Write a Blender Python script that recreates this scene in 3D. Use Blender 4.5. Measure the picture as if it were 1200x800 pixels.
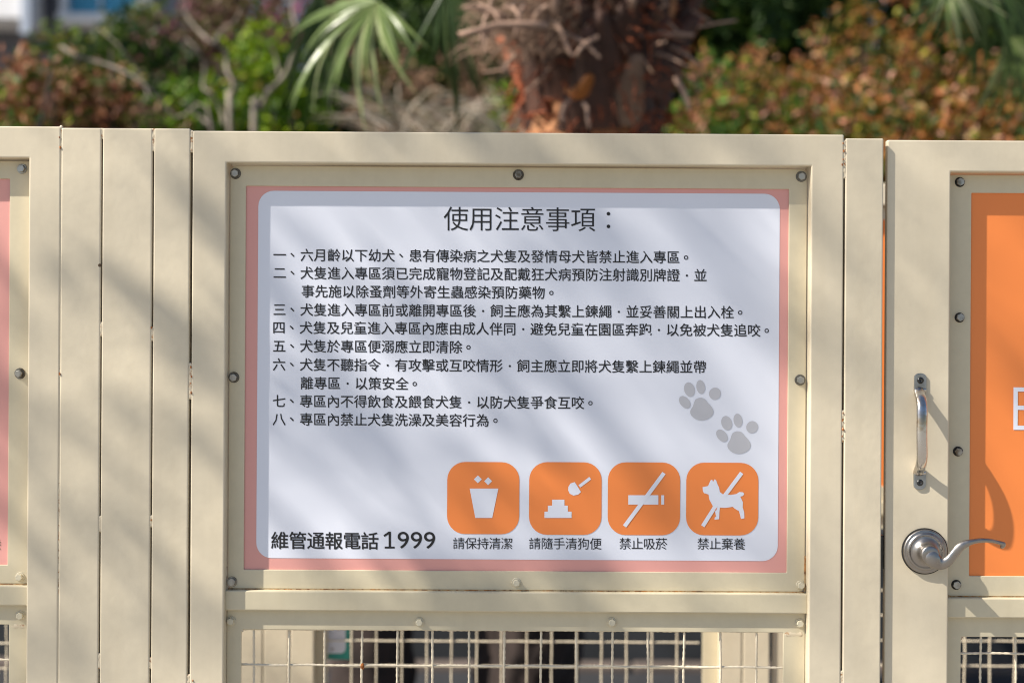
import bpy, bmesh, math, random
import numpy as np
from mathutils import Vector, Matrix, Euler, noise

scene = bpy.context.scene
for o in list(bpy.data.objects):
    bpy.data.objects.remove(o)
COL = scene.collection
rnd = random.Random(11)

# ------------------------------------------------------------------ camera, light
S = 750.0                 # photo pixels per metre on the front plane of the fence
D = 1666.7                # camera distance to that plane, in the same pixels
ZC = 1.35                 # camera height
ROLL = 0.00606
SUN_TRAVEL = Vector((2.6, 1.0, -2.6))

cd = bpy.data.cameras.new('camera')
cam = bpy.data.objects.new('camera', cd)
COL.objects.link(cam)
cd.lens = 50.0
cd.sensor_width = 36.0
cd.clip_start = 0.05
cd.clip_end = 600
cam.matrix_world = Matrix.Translation((0, -D / S, ZC)) @ Matrix.Rotation(math.radians(90), 4, 'X') @ Matrix.Rotation(ROLL, 4, 'Z')
cd.dof.use_dof = True
cd.dof.focus_distance = D / S + 0.012
cd.dof.aperture_fstop = 2.3
scene.camera = cam

world = bpy.data.worlds.new('World')
scene.world = world
world.use_nodes = True
wn = world.node_tree
sky = wn.nodes.new('ShaderNodeTexSky')
sky.sky_type = 'NISHITA'
sky.sun_disc = False
tosun = -SUN_TRAVEL.normalized()
sky.sun_elevation = math.asin(tosun.z)
sky.sun_rotation = math.atan2(tosun.x, tosun.y)
sky.air_density = 1.0
sky.dust_density = 1.0
wn.nodes['Background'].inputs['Strength'].default_value = 0.078
wn.links.new(sky.outputs[0], wn.nodes['Background'].inputs['Color'])

sl = bpy.data.lights.new('sun', 'SUN')
sl.energy = 5.0
sl.angle = math.radians(0.53)
sl.color = (1.0, 0.93, 0.82)
sun = bpy.data.objects.new('sun', sl)
sun.rotation_euler = SUN_TRAVEL.to_track_quat('-Z', 'Y').to_euler()
sun.location = (-8, -3, 9)
COL.objects.link(sun)

scene.view_settings.view_transform = 'Standard'
scene.view_settings.look = 'None'
scene.view_settings.exposure = 0.72
scene.view_settings.gamma = 1.0
scene.render.filter_size = 1.0
scene.cycles.pixel_filter_type = 'BLACKMAN_HARRIS'
scene.cycles.filter_width = 1.1

# ------------------------------------------------------------------ coordinates
def un(px, py, dp=0.0):
    """photo pixel -> real (x, z) in pixel units on the plane dp behind the front plane"""
    xu = px + ROLL * (py - 400)
    yu = py - ROLL * (px - 600)
    s = (D + dp) / D
    return (xu - 600) * s, -(yu - 400) * s

def far(px, py, R):
    """a place R metres in front of the camera"""
    return Vector(((px - 600) / D * R, R - D / S, ZC - (py - 400) / D * R))

# ------------------------------------------------------------------ object helpers
def link(o, parent=None):
    COL.objects.link(o)
    if parent is not None:
        o.parent = parent
    return o

def thing(name, label, cat, loc=(0, 0, 0), group=None):
    o = bpy.data.objects.new(name, None)
    o.empty_display_size = 0.1
    o.location = loc
    o['label'] = label
    o['category'] = cat
    if group:
        o['group'] = group
    return link(o)

def mesh_from(name, verts, faces, mat, smooth=False):
    me = bpy.data.meshes.new(name)
    me.from_pydata([tuple(v) for v in verts], [], faces)
    me.materials.append(mat)
    if smooth:
        me.polygons.foreach_set('use_smooth', [True] * len(me.polygons))
    me.update()
    return me

def obj(name, me, parent=None, loc=None):
    o = bpy.data.objects.new(name, me)
    if loc is not None:
        o.location = loc
    return link(o, parent)

def bm_obj(name, bm, mat, parent=None, loc=None, smooth=False):
    me = bpy.data.meshes.new(name)
    bm.to_mesh(me)
    bm.free()
    me.materials.append(mat)
    if smooth:
        me.polygons.foreach_set('use_smooth', [True] * len(me.polygons))
    return obj(name, me, parent, loc)

def P(x, dp, z):
    """real pixel units -> metres"""
    return Vector((x / S, dp / S, ZC + z / S))

def rbox(x0, x1, d0, d1, z0, z1, r=1.6, seg=2, bm=None):
    """bevelled box given in pixel units (x right, d deep, z up rel. camera height)"""
    b = bmesh.new()
    g = bmesh.ops.create_cube(b, size=1)
    c = P((x0 + x1) / 2, (d0 + d1) / 2, (z0 + z1) / 2)
    sx, sy, sz = (x1 - x0) / S, (d1 - d0) / S, (z1 - z0) / S
    for v in b.verts:
        v.co = Vector((v.co.x * sx, v.co.y * sy, v.co.z * sz)) + c
    if r > 0:
        bmesh.ops.bevel(b, geom=list(b.edges), offset=r / S, segments=seg, profile=0.5, affect='EDGES')
    if bm is None:
        return b
    me = bpy.data.meshes.new('tmp')
    b.to_mesh(me)
    b.free()
    bm.from_mesh(me)
    bpy.data.meshes.remove(me)
    return bm

def mbox(c, size, bm=None, r=0.0):
    b = bmesh.new()
    bmesh.ops.create_cube(b, size=1)
    for v in b.verts:
        v.co = Vector((v.co.x * size[0], v.co.y * size[1], v.co.z * size[2])) + Vector(c)
    if r > 0:
        bmesh.ops.bevel(b, geom=list(b.edges), offset=r, segments=2, profile=0.5, affect='EDGES')
    if bm is None:
        return b
    me = bpy.data.meshes.new('tmp'); b.to_mesh(me); b.free(); bm.from_mesh(me); bpy.data.meshes.remove(me)
    return bm

def rel(o, root):
    """meshes are drawn in world metres: shift them so that they sit under their root"""
    if o.data and not o.data.get('_rel'):
        o.data.transform(Matrix.Translation(-root.location))
        o.data['_rel'] = 1
    return o

def children(o, table):
    return table.get(o.name, [])

def copy_tree(root, loc):
    kids = {}
    for o in list(bpy.data.objects):
        if o.parent:
            kids.setdefault(o.parent.name, []).append(o)
    def cp(o, parent):
        c = o.copy()
        COL.objects.link(c)
        c.parent = parent
        for k in kids.get(o.name, []):
            cp(k, c)
        return c
    c = cp(root, None)
    c.location = loc
    return c

def sweep(pts, rad, n=12, mat=None, flat=None, cap=True):
    """tube along points; rad list; flat = list of (a,b) multipliers (normal, binormal)"""
    pts = [Vector(p) for p in pts]
    verts, faces = [], []
    up = Vector((0, 1, 0))
    N = len(pts)
    for i, p in enumerate(pts):
        t = (pts[min(i + 1, N - 1)] - pts[max(i - 1, 0)]).normalized()
        a = t.cross(up)
        if a.length < 1e-4:
            a = t.cross(Vector((1, 0, 0)))
        a.normalize()
        b = a.cross(t).normalized()
        r = rad[i] if hasattr(rad, '__len__') else rad
        fa, fb = flat[i] if flat else (1, 1)
        for k in range(n):
            w = 2 * math.pi * k / n
            verts.append(p + a * (math.cos(w) * r * fa) + b * (math.sin(w) * r * fb))
    for i in range(N - 1):
        for k in range(n):
            k2 = (k + 1) % n
            faces.append((i * n + k, i * n + k2, (i + 1) * n + k2, (i + 1) * n + k))
    if cap:
        faces.append(tuple(range(n - 1, -1, -1)))
        faces.append(tuple((N - 1) * n + k for k in range(n)))
    return verts, faces

def smooth_path(pts, sub=5):
    """Catmull-Rom through tuples (any dimension)"""
    P_ = [np.array(p, float) for p in pts]
    P_ = [2 * P_[0] - P_[1]] + P_ + [2 * P_[-1] - P_[-2]]
    out = []
    for i in range(1, len(P_) - 2):
        for k in range(sub):
            t = k / sub
            a, b, c, d = P_[i - 1], P_[i], P_[i + 1], P_[i + 2]
            out.append(0.5 * ((2 * b) + (c - a) * t + (2 * a - 5 * b + 4 * c - d) * t * t + (3 * b - a - 3 * c + d) * t ** 3))
    out.append(P_[-2])
    return out

# ------------------------------------------------------------------ materials
def new_mat(name):
    m = bpy.data.materials.new(name)
    m.use_nodes = True
    nt = m.node_tree
    return m, nt, nt.nodes['Principled BSDF']

def N(nt, kind, **kw):
    n = nt.nodes.new(kind)
    for k, v in kw.items():
        if k in n.inputs.keys():
            n.inputs[k].default_value = v
        else:
            setattr(n, k, v)
    return n

def ramp(nt, stops, interp='LINEAR'):
    r = nt.nodes.new('ShaderNodeValToRGB')
    r.color_ramp.interpolation = interp
    el = r.color_ramp.elements
    while len(el) < len(stops):
        el.new(0.5)
    for e, (p, c) in zip(el, stops):
        e.position = p
        e.color = (*c, 1) if len(c) == 3 else c
    return r

def coords(nt, scale=1.0, kind='Object'):
    tc = nt.nodes.new('ShaderNodeTexCoord')
    return tc.outputs[kind]

def geo_pos(nt):
    return nt.nodes.new('ShaderNodeNewGeometry').outputs['Position']

def mix_col(nt, fac, a, b):
    m = nt.nodes.new('ShaderNodeMix')
    m.data_type = 'RGBA'
    for sock, val in ((m.inputs[0], fac), (m.inputs[6], a), (m.inputs[7], b)):
        if hasattr(val, 'links'):
            nt.links.new(val, sock)
        elif isinstance(val, (int, float)):
            sock.default_value = val
        else:
            sock.default_value = (*val, 1)
    return m.outputs[2]

def paint_material(name, base, rust=0.0, wrinkle=0.25, rough=0.42):
    m, nt, b = new_mat(name)
    pos = geo_pos(nt)
    n1 = N(nt, 'ShaderNodeTexNoise', Scale=3.2, Detail=5.0, Roughness=0.6)
    n2 = N(nt, 'ShaderNodeTexNoise', Scale=60.0, Detail=4.0, Roughness=0.65)
    n3 = N(nt, 'ShaderNodeTexNoise', Scale=26.0, Detail=2.0)
    nr = N(nt, 'ShaderNodeTexNoise', Scale=110.0, Detail=5.0, Roughness=0.7)
    vor = N(nt, 'ShaderNodeTexVoronoi', Scale=17.0)
    for n in (n1, n2, n3, nr, vor):
        nt.links.new(pos, n.inputs['Vector'])
    dark = tuple(c * 0.93 for c in base)
    lite = tuple(min(1, c * 1.03) for c in base)
    r1 = ramp(nt, [(0.3, dark), (0.7, lite)])
    nt.links.new(n1.outputs[0], r1.inputs[0])
    r2 = ramp(nt, [(0.35, (0.965, 0.965, 0.965)), (0.6, (1, 1, 1))])
    nt.links.new(n2.outputs[0], r2.inputs[0])
    mul = nt.nodes.new('ShaderNodeMix'); mul.data_type = 'RGBA'; mul.blend_type = 'MULTIPLY'
    mul.inputs[0].default_value = 1
    nt.links.new(r1.outputs[0], mul.inputs[6]); nt.links.new(r2.outputs[0], mul.inputs[7])
    # grime in soft vertical streaks
    mp = nt.nodes.new('ShaderNodeMapping'); mp.inputs['Scale'].default_value = (30, 30, 1.5)
    nt.links.new(pos, mp.inputs[0])
    ns = N(nt, 'ShaderNodeTexNoise', Scale=1.0, Detail=3.0)
    nt.links.new(mp.outputs[0], ns.inputs['Vector'])
    rs = ramp(nt, [(0.5, (0, 0, 0)), (0.85, (0.22, 0.22, 0.22))])
    nt.links.new(ns.outputs[0], rs.inputs[0])
    col = mix_col(nt, rs.outputs[0], mul.outputs[2], tuple(c * f for c, f in zip(base, (0.72, 0.68, 0.6))))
    # tiny chips
    sep = nt.nodes.new('ShaderNodeSeparateColor')
    nt.links.new(vor.outputs['Color'], sep.inputs[0])
    lt = N(nt, 'ShaderNodeMath', operation='LESS_THAN'); lt.inputs[1].default_value = 0.045
    nt.links.new(vor.outputs['Distance'], lt.inputs[0])
    lt2 = N(nt, 'ShaderNodeMath', operation='LESS_THAN'); lt2.inputs[1].default_value = 0.10
    nt.links.new(sep.outputs[0], lt2.inputs[0])
    mm = N(nt, 'ShaderNodeMath', operation='MULTIPLY')
    nt.links.new(lt.outputs[0], mm.inputs[0]); nt.links.new(lt2.outputs[0], mm.inputs[1])
    col = mix_col(nt, mm.outputs[0], col, (0.12, 0.07, 0.035))
    if rust > 0:
        rr = ramp(nt, [(1 - rust - 0.05, (0, 0, 0)), (1 - rust + 0.06, (1, 1, 1))])
        nt.links.new(nr.outputs[0], rr.inputs[0])
        rc = ramp(nt, [(0.35, (0.10, 0.03, 0.010)), (0.65, (0.50, 0.21, 0.045))])
        nt.links.new(n2.outputs[0], rc.inputs[0])
        col = mix_col(nt, rr.outputs[0], col, rc.outputs[0])
    nt.links.new(col, b.inputs['Base Color'])
    b.inputs['Roughness'].default_value = rough
    b.inputs['Specular IOR Level'].default_value = 0.45
    add = N(nt, 'ShaderNodeMath', operation='MULTIPLY_ADD'); add.inputs[1].default_value = 0.25
    nt.links.new(n2.outputs[0], add.inputs[0]); nt.links.new(n3.outputs[0], add.inputs[2])
    bp = N(nt, 'ShaderNodeBump', Strength=wrinkle, Distance=0.0016)
    nt.links.new(add.outputs[0], bp.inputs['Height'])
    nt.links.new(bp.outputs[0], b.inputs['Normal'])
    return m

def plain(name, col, rough=0.5, metal=0.0, spec=0.5, var=0.08, scale=20, bump=0.0, bscale=200, obj_coord=True):
    m, nt, b = new_mat(name)
    pos = coords(nt) if obj_coord else geo_pos(nt)
    n = N(nt, 'ShaderNodeTexNoise', Scale=scale, Detail=4.0)
    nt.links.new(pos, n.inputs['Vector'])
    r = ramp(nt, [(0.3, tuple(c * (1 - var) for c in col)), (0.7, tuple(min(1, c * (1 + var)) for c in col))])
    nt.links.new(n.outputs[0], r.inputs[0])
    nt.links.new(r.outputs[0], b.inputs['Base Color'])
    b.inputs['Roughness'].default_value = rough
    b.inputs['Metallic'].default_value = metal
    b.inputs['Specular IOR Level'].default_value = spec
    if bump:
        n2 = N(nt, 'ShaderNodeTexNoise', Scale=bscale, Detail=4.0)
        nt.links.new(pos, n2.inputs['Vector'])
        bp = N(nt, 'ShaderNodeBump', Strength=bump, Distance=0.002)
        nt.links.new(n2.outputs[0], bp.inputs['Height'])
        nt.links.new(bp.outputs[0], b.inputs['Normal'])
    return m

def metal(name, col, rough, stain=None, brush=False, bump=0.08):
    m, nt, b = new_mat(name)
    pos = geo_pos(nt)
    mp = nt.nodes.new('ShaderNodeMapping')
    mp.inputs['Scale'].default_value = (900, 900, 60) if brush else (60, 60, 60)
    nt.links.new(pos, mp.inputs[0])
    n = N(nt, 'ShaderNodeTexNoise', Scale=1.0, Detail=3.0)
    nt.links.new(mp.outputs[0], n.inputs['Vector'])
    r = ramp(nt, [(0.3, (rough * 0.7,) * 3), (0.7, (min(1, rough * 1.5),) * 3)])
    nt.links.new(n.outputs[0], r.inputs[0])
    nt.links.new(r.outputs[0], b.inputs['Roughness'])
    n2 = N(nt, 'ShaderNodeTexNoise', Scale=45.0, Detail=5.0)
    nt.links.new(pos, n2.inputs['Vector'])
    r2 = ramp(nt, [(0.5, (0, 0, 0)), (0.68, (1, 1, 1))])
    nt.links.new(n2.outputs[0], r2.inputs[0])
    nt.links.new(mix_col(nt, r2.outputs[0], col, stain or tuple(c * 0.7 for c in col)), b.inputs['Base Color'])
    b.inputs['Metallic'].default_value = 1.0
    bp = N(nt, 'ShaderNodeBump', Strength=bump, Distance=0.001)
    nt.links.new(n.outputs[0], bp.inputs['Height'])
    nt.links.new(bp.outputs[0], b.inputs['Normal'])
    return m

def leaf_mat(name, stops, transl=0.30, rough=0.5):
    if 'blade' not in name and 'grass' not in name and 'croton' not in name:      # a little deeper and more saturated
        out = []
        for p, c in stops:
            g = sum(c) / 3
            out.append((p, tuple(max(0.004, (g + (v - g) * 1.22) * 0.86) for v in c)))
        stops = out
    m, nt, b = new_mat(name)
    at = nt.nodes.new('ShaderNodeAttribute'); at.attribute_name = 'tint'
    r = ramp(nt, stops)
    nt.links.new(at.outputs['Fac'], r.inputs[0])
    nt.links.new(r.outputs[0], b.inputs['Base Color'])
    b.inputs['Roughness'].default_value = rough
    b.inputs['Specular IOR Level'].default_value = 0.22
    tr = nt.nodes.new('ShaderNodeBsdfTranslucent')
    nt.links.new(r.outputs[0], tr.inputs[0])
    mx = nt.nodes.new('ShaderNodeMixShader')
    mx.inputs[0].default_value = transl
    nt.links.new(b.outputs[0], mx.inputs[1]); nt.links.new(tr.outputs[0], mx.inputs[2])
    nt.links.new(mx.outputs[0], nt.nodes['Material Output'].inputs[0])
    return m

BEIGE = (0.68, 0.60, 0.455)
M = {}
M['paint'] = paint_material('beige_paint', BEIGE)
M['paint_w'] = paint_material('beige_paint_wrinkled', BEIGE, wrinkle=0.5)
M['plate'] = paint_material('beige_plate_paint', (0.63, 0.56, 0.405), rust=0.0, wrinkle=0.2)
M['weld'] = paint_material('painted_weld', (0.67, 0.58, 0.43), rust=0.43, wrinkle=0.8)
M['rust'] = paint_material('rust_seam', (0.50, 0.36, 0.20), rust=0.50, wrinkle=0.8, rough=0.8)
M['rustdeep'] = plain('deep_rust', (0.34, 0.11, 0.025), .9, var=.6, scale=400)
M['wire'] = paint_material('wire_paint', (0.74, 0.65, 0.50), rust=0.24, wrinkle=0.3)
M['pink'] = plain('pink_print', (0.74, 0.35, 0.315), 0.38, var=0.03, scale=4)
M['white'] = plain('white_print', (0.745, 0.775, 0.88), 0.36, var=0.02, scale=5)
def add_specks(m, scale, keep, size):
    nt = m.node_tree; b = nt.nodes['Principled BSDF']
    src = b.inputs['Base Color'].links[0].from_socket
    v = N(nt, 'ShaderNodeTexVoronoi', Scale=scale)
    nt.links.new(geo_pos(nt), v.inputs['Vector'])
    sp = nt.nodes.new('ShaderNodeSeparateColor'); nt.links.new(v.outputs['Color'], sp.inputs[0])
    a = N(nt, 'ShaderNodeMath', operation='LESS_THAN'); a.inputs[1].default_value = size
    c = N(nt, 'ShaderNodeMath', operation='LESS_THAN'); c.inputs[1].default_value = keep
    d = N(nt, 'ShaderNodeMath', operation='MULTIPLY')
    nt.links.new(v.outputs['Distance'], a.inputs[0]); nt.links.new(sp.outputs[0], c.inputs[0])
    nt.links.new(a.outputs[0], d.inputs[0]); nt.links.new(c.outputs[0], d.inputs[1])
    nt.links.new(mix_col(nt, d.outputs[0], src, (0.22, 0.17, 0.13)), b.inputs['Base Color'])
    # the thin sheet is not perfectly flat
    n = N(nt, 'ShaderNodeTexNoise', Scale=4.0, Detail=1.0)
    nt.links.new(geo_pos(nt), n.inputs['Vector'])
    bp = N(nt, 'ShaderNodeBump', Strength=0.25, Distance=0.01)
    nt.links.new(n.outputs[0], bp.inputs['Height']); nt.links.new(bp.outputs[0], b.inputs['Normal'])
add_specks(M['white'], 22, 0.022, 0.045)
M['orange'] = plain('orange_print', (0.86, 0.245, 0.058), 0.38, var=0.03, scale=6)
add_specks(M['orange'], 20, 0.05, 0.05); add_specks(M['pink'], 20, 0.08, 0.06)
M['ink'] = plain('black_ink', (0.008, 0.008, 0.010), 0.5, var=0.0)
M['grey'] = plain('grey_print', (0.48, 0.485, 0.53), 0.4, var=0.04, scale=30)
M['teal'] = plain('teal_print', (0.03, 0.30, 0.25), 0.4)
M['back'] = plain('board_back', (0.55, 0.55, 0.55), 0.5)
M['bolt'] = metal('zinc_bolt', (0.42, 0.41, 0.38), 0.42, stain=(0.14, 0.11, 0.08))
M['boltp'] = plain('painted_bolt', (0.60, 0.55, 0.42), 0.45, bump=0.3)
M['nickel'] = metal('satin_nickel', (0.33, 0.31, 0.295), 0.33, stain=(0.30, 0.28, 0.265), bump=0.0)
M['chrome'] = metal('worn_steel', (0.60, 0.58, 0.56), 0.20, stain=(0.40, 0.31, 0.22))
M['endplate'] = metal('dull_plate', (0.38, 0.39, 0.39), 0.38)
M['darkmetal'] = metal('dark_latch', (0.08, 0.08, 0.08), 0.4)
M['rubber'] = plain('black_gasket', (0.02, 0.018, 0.016), 0.7)
M['ground'] = plain('ground_concrete', (0.27, 0.25, 0.22), 0.9, var=0.25, scale=3, bump=0.4, bscale=60, obj_coord=False)
M['asphalt_shade'] = plain('path_asphalt_shade', (0.020, 0.021, 0.025), 0.9, var=0.25, scale=30, bump=0.5, bscale=300, obj_coord=False)  # path darkened to near black: the shade behind the mesh is in its colour
M['kerb'] = plain('kerb_stone', (0.10, 0.078, 0.068), 0.85, var=0.2, scale=8, bump=0.5)
M['soil'] = plain('bank_soil', (0.035, 0.026, 0.02), 0.95, var=0.4, scale=5, bump=0.8, bscale=30)
M['twig'] = plain('pale_twig', (0.27, 0.225, 0.18), 0.8, var=0.3, scale=12, bump=0.6, bscale=80)
M['bark'] = plain('brown_bark', (0.030, 0.019, 0.016), 0.9, var=0.4, scale=10, bump=0.8, bscale=60)
M['boot'] = plain('palm_boot', (0.060, 0.024, 0.014), 0.75, var=0.55, scale=9, bump=0.7, bscale=60)
M['bootpale'] = plain('palm_boot_dry', (0.20, 0.12, 0.075), 0.75, var=0.35, scale=9, bump=0.6, bscale=60)
M['bootorange'] = plain('palm_boot_orange', (0.27, 0.085, 0.008), 0.6, var=0.3, scale=9)
M['fibre'] = plain('palm_fibre', (0.34, 0.09, 0.035), 0.85, var=0.5, scale=25)
M['trunkbase'] = plain('palm_trunk_base', (0.44, 0.21, 0.10), 0.9, var=0.5, scale=26, bump=1.0, bscale=50)
M['stalk'] = plain('dead_stalk', (0.33, 0.21, 0.15), 0.7, var=0.3, scale=12)
M['housewhite'] = plain('white_render', (0.80, 0.79, 0.80), 0.8, var=0.05, scale=0.7)
M['housegrey'] = plain('grey_render', (0.13, 0.13, 0.15), 0.8, var=0.1, scale=1)
M['pipe'] = plain('pale_blue_post', (0.42, 0.47, 0.56), 0.5)
M['curtain'] = plain('blue_shade', (0.10, 0.42, 0.58), 0.6, var=0.15, scale=2)
m_, nt_, b_ = new_mat('window_glass')
b_.inputs['Base Color'].default_value = (0.9, 0.95, 1, 1); b_.inputs['Roughness'].default_value = 0.02
b_.inputs['Transmission Weight'].default_value = 1.0; b_.inputs['IOR'].default_value = 1.1
M['glass'] = m_

# ------------------------------------------------------------------ the setting
def sheet(name, pts, z, mat):
    me = mesh_from(name, [(x, y, z) for x, y in pts], [tuple(range(len(pts)))], mat)
    o = obj(name, me)
    o['kind'] = 'structure'
    return o

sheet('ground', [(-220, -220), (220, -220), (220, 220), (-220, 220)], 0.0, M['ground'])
sheet('path', [(-14, 1.35), (14, 1.35), (14, 5.2), (-14, 5.2)], 0.005, M['asphalt_shade'])
# a planted bank rises behind the path
vs, fs = [], []
nx, ny = 70, 36
for j in range(ny + 1):
    y = 4.3 + j * 0.42
    for i in range(nx + 1):
        x = -14 + i * 0.4
        t = min(1, max(0, (y - 4.35) / 3.6))
        z = -0.05 + 1.55 * (t * t * (3 - 2 * t)) + 0.10 * noise.noise(Vector((x * 0.9, y * 0.9, 0)))*(t > 0) + 0.08 * max(0, y - 8)
        vs.append((x, y, z))
for j in range(ny):
    for i in range(nx):
        a = j * (nx + 1) + i
        fs.append((a, a + 1, a + nx + 2, a + nx + 1))
o = obj('bank', mesh_from('bank', vs, fs, M['soil'], True)); o['kind'] = 'structure'

def bank_z(x, y):
    t = min(1, max(0, (y - 4.35) / 3.6))
    return -0.05 + 1.55 * (t * t * (3 - 2 * t)) + 0.08 * max(0, y - 8)

# kerb of single stones along the path
kerb = thing('kerb', 'low pinkish kerb stones along the dark path behind the fences', 'kerb', (0, 3.62, 0))
km = None
for i in range(24):
    if km is None:
        b = mbox((0, 0, 0.0), (0.588, 0.10, 0.07), r=0.012)
        o = bm_obj('kerb_stone', b, M['kerb'], kerb); km = o.data
    else:
        o = obj('kerb_stone', km, kerb)
    o.location = (-7.0 + i * 0.6, rnd.uniform(-.004, .004), 0)

bm = mbox((0, 3.84, .26), (15, .22, .62), r=.01)  # added block; its near-black colour stands in for deep shade
o = bm_obj('shade_wall', bm, plain('deep_shade_colour', (0.020, 0.023, 0.028), .8, var=.4, scale=4, bump=.5, bscale=25))
o['label'] = 'low near-black block added at the foot of the bank, standing in for deep shade behind the mesh'; o['category'] = 'wall'

# ------------------------------------------------------------------ bolts
def hexbolt_meshes(tag, matb, matw, hr, wr, hh):
    bm = bmesh.new()
    bmesh.ops.create_cone(bm, cap_ends=True, segments=6, radius1=hr / S, radius2=hr / S, depth=hh / S)
    bmesh.ops.bevel(bm, geom=[e for e in bm.edges], offset=0.5 / S, segments=2, profile=0.5, affect='EDGES')
    bmesh.ops.rotate(bm, verts=bm.verts, cent=(0, 0, 0), matrix=Matrix.Rotation(math.radians(90), 3, 'X'))
    bmesh.ops.translate(bm, verts=bm.verts, vec=(0, -(hh / 2 + 1.0) / S, 0))
    me = bpy.data.meshes.new('bolt'); bm.to_mesh(me); bm.free(); me.materials.append(matb)
    bm = bmesh.new()
    bmesh.ops.create_cone(bm, cap_ends=True, segments=20, radius1=wr / S, radius2=(wr - .5) / S, depth=1.2 / S)
    bmesh.ops.rotate(bm, verts=bm.verts, cent=(0, 0, 0), matrix=Matrix.Rotation(math.radians(90), 3, 'X'))
    bmesh.ops.translate(bm, verts=bm.verts, vec=(0, -0.4 / S, 0))
    mw = bpy.data.meshes.new('washer'); bm.to_mesh(mw); bm.free(); mw.materials.append(matw)
    return me, mw
BOLT = hexbolt_meshes('z', M['bolt'], metal('dark_washer', (0.20, 0.19, 0.17), 0.5, stain=(0.08, 0.06, 0.04)), 4.6, 6.6, 4.0)  # washer in darker zinc than the bolt head
BOLTL = hexbolt_meshes('l', M['bolt'], M['bolt'], 4.8, 6.2, 4.2)
BOLTD = hexbolt_meshes('d', M['bolt'], M['rubber'], 4.8, 6.0, 4.0)
BOLTP = hexbolt_meshes('p', M['boltp'], M['boltp'], 4.2, 5.6, 4.6)

def bolt(kind, x, z, dp, root):
    a = rnd.uniform(0, 1.0)
    b = obj('bolt', kind[0], root, P(x, dp, z) - root.location)
    b.rotation_euler = (rnd.uniform(-.05, .05), a, rnd.uniform(-.05, .05))
    w = obj('washer', kind[1], b)
    return b

# ------------------------------------------------------------------ weld beads
def weld(root, x, z0, z1, dp=0.0, w=3.6, vertical=True, mat='weld', parent=None):
    n = max(4, int(abs(z1 - z0) / 1.6))
    bm = bmesh.new()
    vs, fs = [], []
    m = 8
    for i in range(n + 1):
        t = i / n
        zz = z0 + (z1 - z0) * t
        ww = w * (0.85 + 0.4 * rnd.random()) * (0.5 if i in (0, n) else 1)
        hh = 0.9 * (0.7 + 0.6 * rnd.random()) * (0.3 if i in (0, n) else 1)
        for k in range(m):
            a = 2 * math.pi * k / m
            u, v = math.cos(a) * ww, -math.sin(a) * hh + 1.0
            if vertical:
                vs.append(P(x + u + rnd.uniform(-.3, .3), dp + v, zz))
            else:
                vs.append(P(zz, dp + v, x + u))
    for i in range(n):
        for k in range(m):
            k2 = (k + 1) % m
            fs.append((i * m + k, (i + 1) * m + k, (i + 1) * m + k2, i * m + k2))
    fs.append(tuple(range(m))); fs.append(tuple(n * m + k for k in reversed(range(m))))
    o = obj('weld_bead', mesh_from('weld_bead', vs, fs, M[mat], True), parent or root)
    return rel(o, root)

# ------------------------------------------------------------------ crimped wire mesh
def wire_mesh_data(length, horizontal, phase):
    """a crimped wire running along local z (or x), pixel units"""
    pitch = 42.65
    n = max(6, int(length / 2.2))
    pts, rad = [], []
    for i in range(n + 1):
        s = length * i / n
        off = 1.35 * math.cos(math.pi * (s / pitch) + phase)
        pts.append(Vector((s / S, off / S, 0)) if horizontal else Vector((0, off / S, s / S)))
    vs, fs = [], []
    m = 5
    for i, p in enumerate(pts):
        s = length * i / n
        r = 1.5 / S * (1 + .16 * math.sin(s * 2 * math.pi / 7.3) + .07 * math.sin(s * .31))
        for k in range(m):
            a = 2 * math.pi * k / m
            if horizontal:
                vs.append(p + Vector((0, math.cos(a) * r, math.sin(a) * r)))
            else:
                vs.append(p + Vector((math.cos(a) * r, math.sin(a) * r, 0)))
    for i in range(len(pts) - 1):
        for k in range(m):
            k2 = (k + 1) % m
            f = (i * m + k, i * m + k2, (i + 1) * m + k2, (i + 1) * m + k)
            fs.append(f if not horizontal else f[::-1])
    return mesh_from('wire', vs, fs, M['wire'], True)

FLOOR = -1012.0     # ground level in pixel units
WIRES = {}
def mesh_infill(root, x0, x1, z0, z1, dp, xph, zph):
    pitch = 42.65
    key = (round(x1 - x0), round(z1 - z0))
    if key not in WIRES:
        WIRES[key] = (wire_mesh_data(z1 - z0, False, 0), wire_mesh_data(z1 - z0, False, math.pi),
                      wire_mesh_data(x1 - x0, True, 0), wire_mesh_data(x1 - x0, True, math.pi))
    va, vb, ha, hb = WIRES[key]
    x = x0 + ((xph - x0) % pitch)
    i = 0
    while x < x1:
        o = obj('wire', va if i % 2 else vb, root, P(x, dp, z0) - root.location)
        o.rotation_euler = (0, rnd.uniform(-.0016, .0016), rnd.uniform(-.2, .2))
        x += pitch; i += 1
    z = z0 + ((zph - z0) % pitch)
    while z < z1:
        o = obj('wire', hb if i % 2 else ha, root, P(x0, dp + 0.6, z) - root.location)
        o.rotation_euler = (0, rnd.uniform(-.0012, .0012), 0)
        z += pitch; i += 1

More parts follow.
